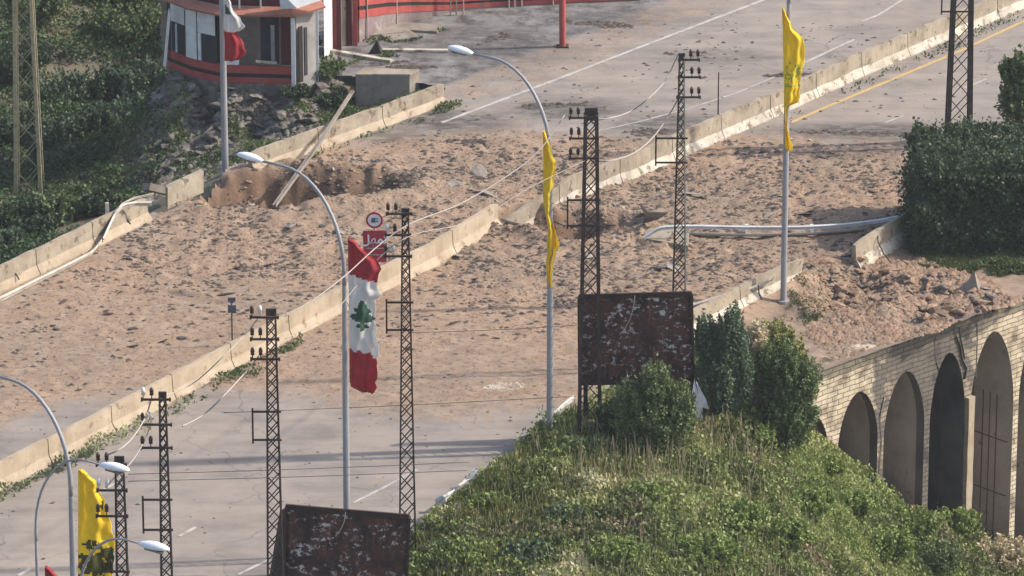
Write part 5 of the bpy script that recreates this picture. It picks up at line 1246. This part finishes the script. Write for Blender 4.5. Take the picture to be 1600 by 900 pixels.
cover('slope_weeds', 'patchy weeds between the stones below the pavilion', [(255,150,-1),(520,135,-.3),(640,150,-.3),(690,148,-.3),(400,255,-1.5),(300,290,-2),(250,300,-3)], 26000, 'leaf_mid', ground_z, .075, .3, 4, density=.8, asp=1.5)
cover('verge_grass', 'thin grass at the foot of the hedge', [(1430,385),(1600,375),(1700,400),(1700,440),(1560,425),(1440,412),(1400,405)], 16000, 'verge_green', dzf, .06, .16, 5, density=.9, excl=False)
cover('verge_weeds', 'tufts of grass on the bare verge beside the lamp post', [(1230,440),(1300,445),(1330,470),(1260,500),(1225,490)], 1800, 'verge_green', dzf, .05, .08, 6, density=1.1, excl=False)
cover('kerb_weeds', 'weeds growing along the foot of the front median barrier', [(0,772),(240,648),(380,575),(470,526),(480,534),(385,592),(240,668),(120,725),(0,790)], 9000, 'leaf_mid', dzf, .07, .32, 7, density=.55, excl=False)
cover('kerb_weeds', 'grass strip along the foot of the upper left parapet', [(480,250),(700,165),(722,160),(700,176),(560,226),(500,246)], 5000, 'leaf_mid', dzf, .06, .2, 8, density=.8, excl=False)
cover('kerb_weeds', 'weeds along the foot of the long median barrier', [(1220,186),(1345,127),(1480,68),(1600,18),(1600,28),(1345,140),(1225,196)], 4500, 'leaf_dark', dzf, .06, .2, 9, density=.6, excl=False)
cover('forecourt_weeds', 'thin weeds in the cracks of the forecourt', [(500,100),(560,90),(640,92),(560,60),(660,55),(700,45),(640,70),(520,112)], 4000, 'leaf_mid', dzf, .06, .18, 10, density=.8, excl=False)
# tall dry stalks
def stalks(n, poly_px, seed, name, label, m='leaf_dry', hh=(.4,1.0), zf=ground_z, w=.008):
    poly = GP(poly_px); rng = np.random.default_rng(seed); lo = poly.min(0); hi = poly.max(0); q = rng.uniform(lo, hi, (n*5, 2)); q = q[(sdf(poly, q[:, 0], q[:, 1]) < 0) & (sdf(DECK, q[:, 0], q[:, 1]) > 0)][:n]
    z = zf(q[:, 0], q[:, 1]); h = rng.uniform(*hh, len(q)); lean = rng.normal(0, .12, (len(q), 2)); b = np.column_stack([q, z])
    t = b+np.column_stack([lean*h[:, None], h]); mid = b*.45+t*.55+np.column_stack([lean*-.15*h[:, None], 0*h]); wv = np.array([w, 0, 0]); wy = np.array([0, w, 0])
    V = np.stack([b-wv, b+wv, mid+wv*1.3, mid-wv*1.3, t+wv, t-wv, b-wy, b+wy, mid+wy*1.3, mid-wy*1.3, t+wy, t-wy], 1).reshape(-1, 3)
    F = (np.arange(len(q))[:, None, None]*12+np.array([(0,1,2,3),(3,2,4,5),(6,7,8,9),(9,8,10,11)])[None]).reshape(-1, 4)
    o = npmesh(name, V, F, m, faceattrs={'tint': np.repeat(rng.random(len(q)), 4)}); tag(o, label, 'plants', kind='stuff')
stalks(330, [(900,700),(1120,690),(1200,700),(1200,800),(900,800)], 1, 'dry_stalks', 'tall straw-coloured grass stalks on top of the knoll')
stalks(2600, [(660,850),(900,650),(1250,680),(1500,900),(1500,1000),(660,1000)], 2, 'dry_stalks', 'scattered dry and green stalks over the whole knoll', hh=(.3,.7), w=.007)
stalks(2200, [(650,860),(900,660),(1000,650),(1000,760),(660,960)], 3, 'yellow_grass', 'yellowish grass along the road side of the knoll', m='leaf_yellow', hh=(.25,.6), w=.012)

# torn tarp beside shrub
t = thing('torn_tarp', 'torn white tarp hanging between the upper billboard and the blue-green shrub', 'tarp', gpx(1090,668,.3)); y = G(1090,668,.3)[1]-.6
pts = [(1085,592),(1092,604),(1104,626),(1108,640),(1098,638),(1098,656),(1088,652),(1074,644),(1080,622)]
mb = MB(); c_ = Yp(1090,625,y)
mb.loft([[tuple(Yp(a, b, y)+np.array([0,.08*math.sin(i*2.1),0])) for i, (a, b) in enumerate(pts)], [tuple(Yp(a, b, y)+np.array([0,.05+.08*math.sin(i*2.1),0])) for i, (a, b) in enumerate(pts)]]); mb.build('sheeting', 'tarp', t, off=t.location)
mb = MB(); mb.tube([Yp(1086,592,y), Yp(1100,660,y)], .02, 5); mb.build('stick', 'bark', t, off=t.location)
print('DONE', len(bpy.data.objects))

# ================================================================== HAZE
hz = MB(); hz.box((0, -40, 28), (700, 640, 90)); ho = hz.build('haze', 'core'); tag(ho, kind='stuff')
hm_ = bpy.data.materials.new('thin_haze'); hm_.use_nodes = True; n = hm_.node_tree; n.nodes.clear()
o_ = n.nodes.new('ShaderNodeOutputMaterial'); pv = n.nodes.new('ShaderNodeVolumePrincipled'); pv.inputs['Color'].default_value = (.93, .95, 1, 1); pv.inputs['Density'].default_value = .00016; pv.inputs['Anisotropy'].default_value = .2
n.links.new(pv.outputs[0], o_.inputs['Volume']); ho.data.materials.clear(); ho.data.materials.append(hm_)
ho['label'] = 'thin bright haze in the air over the whole road'
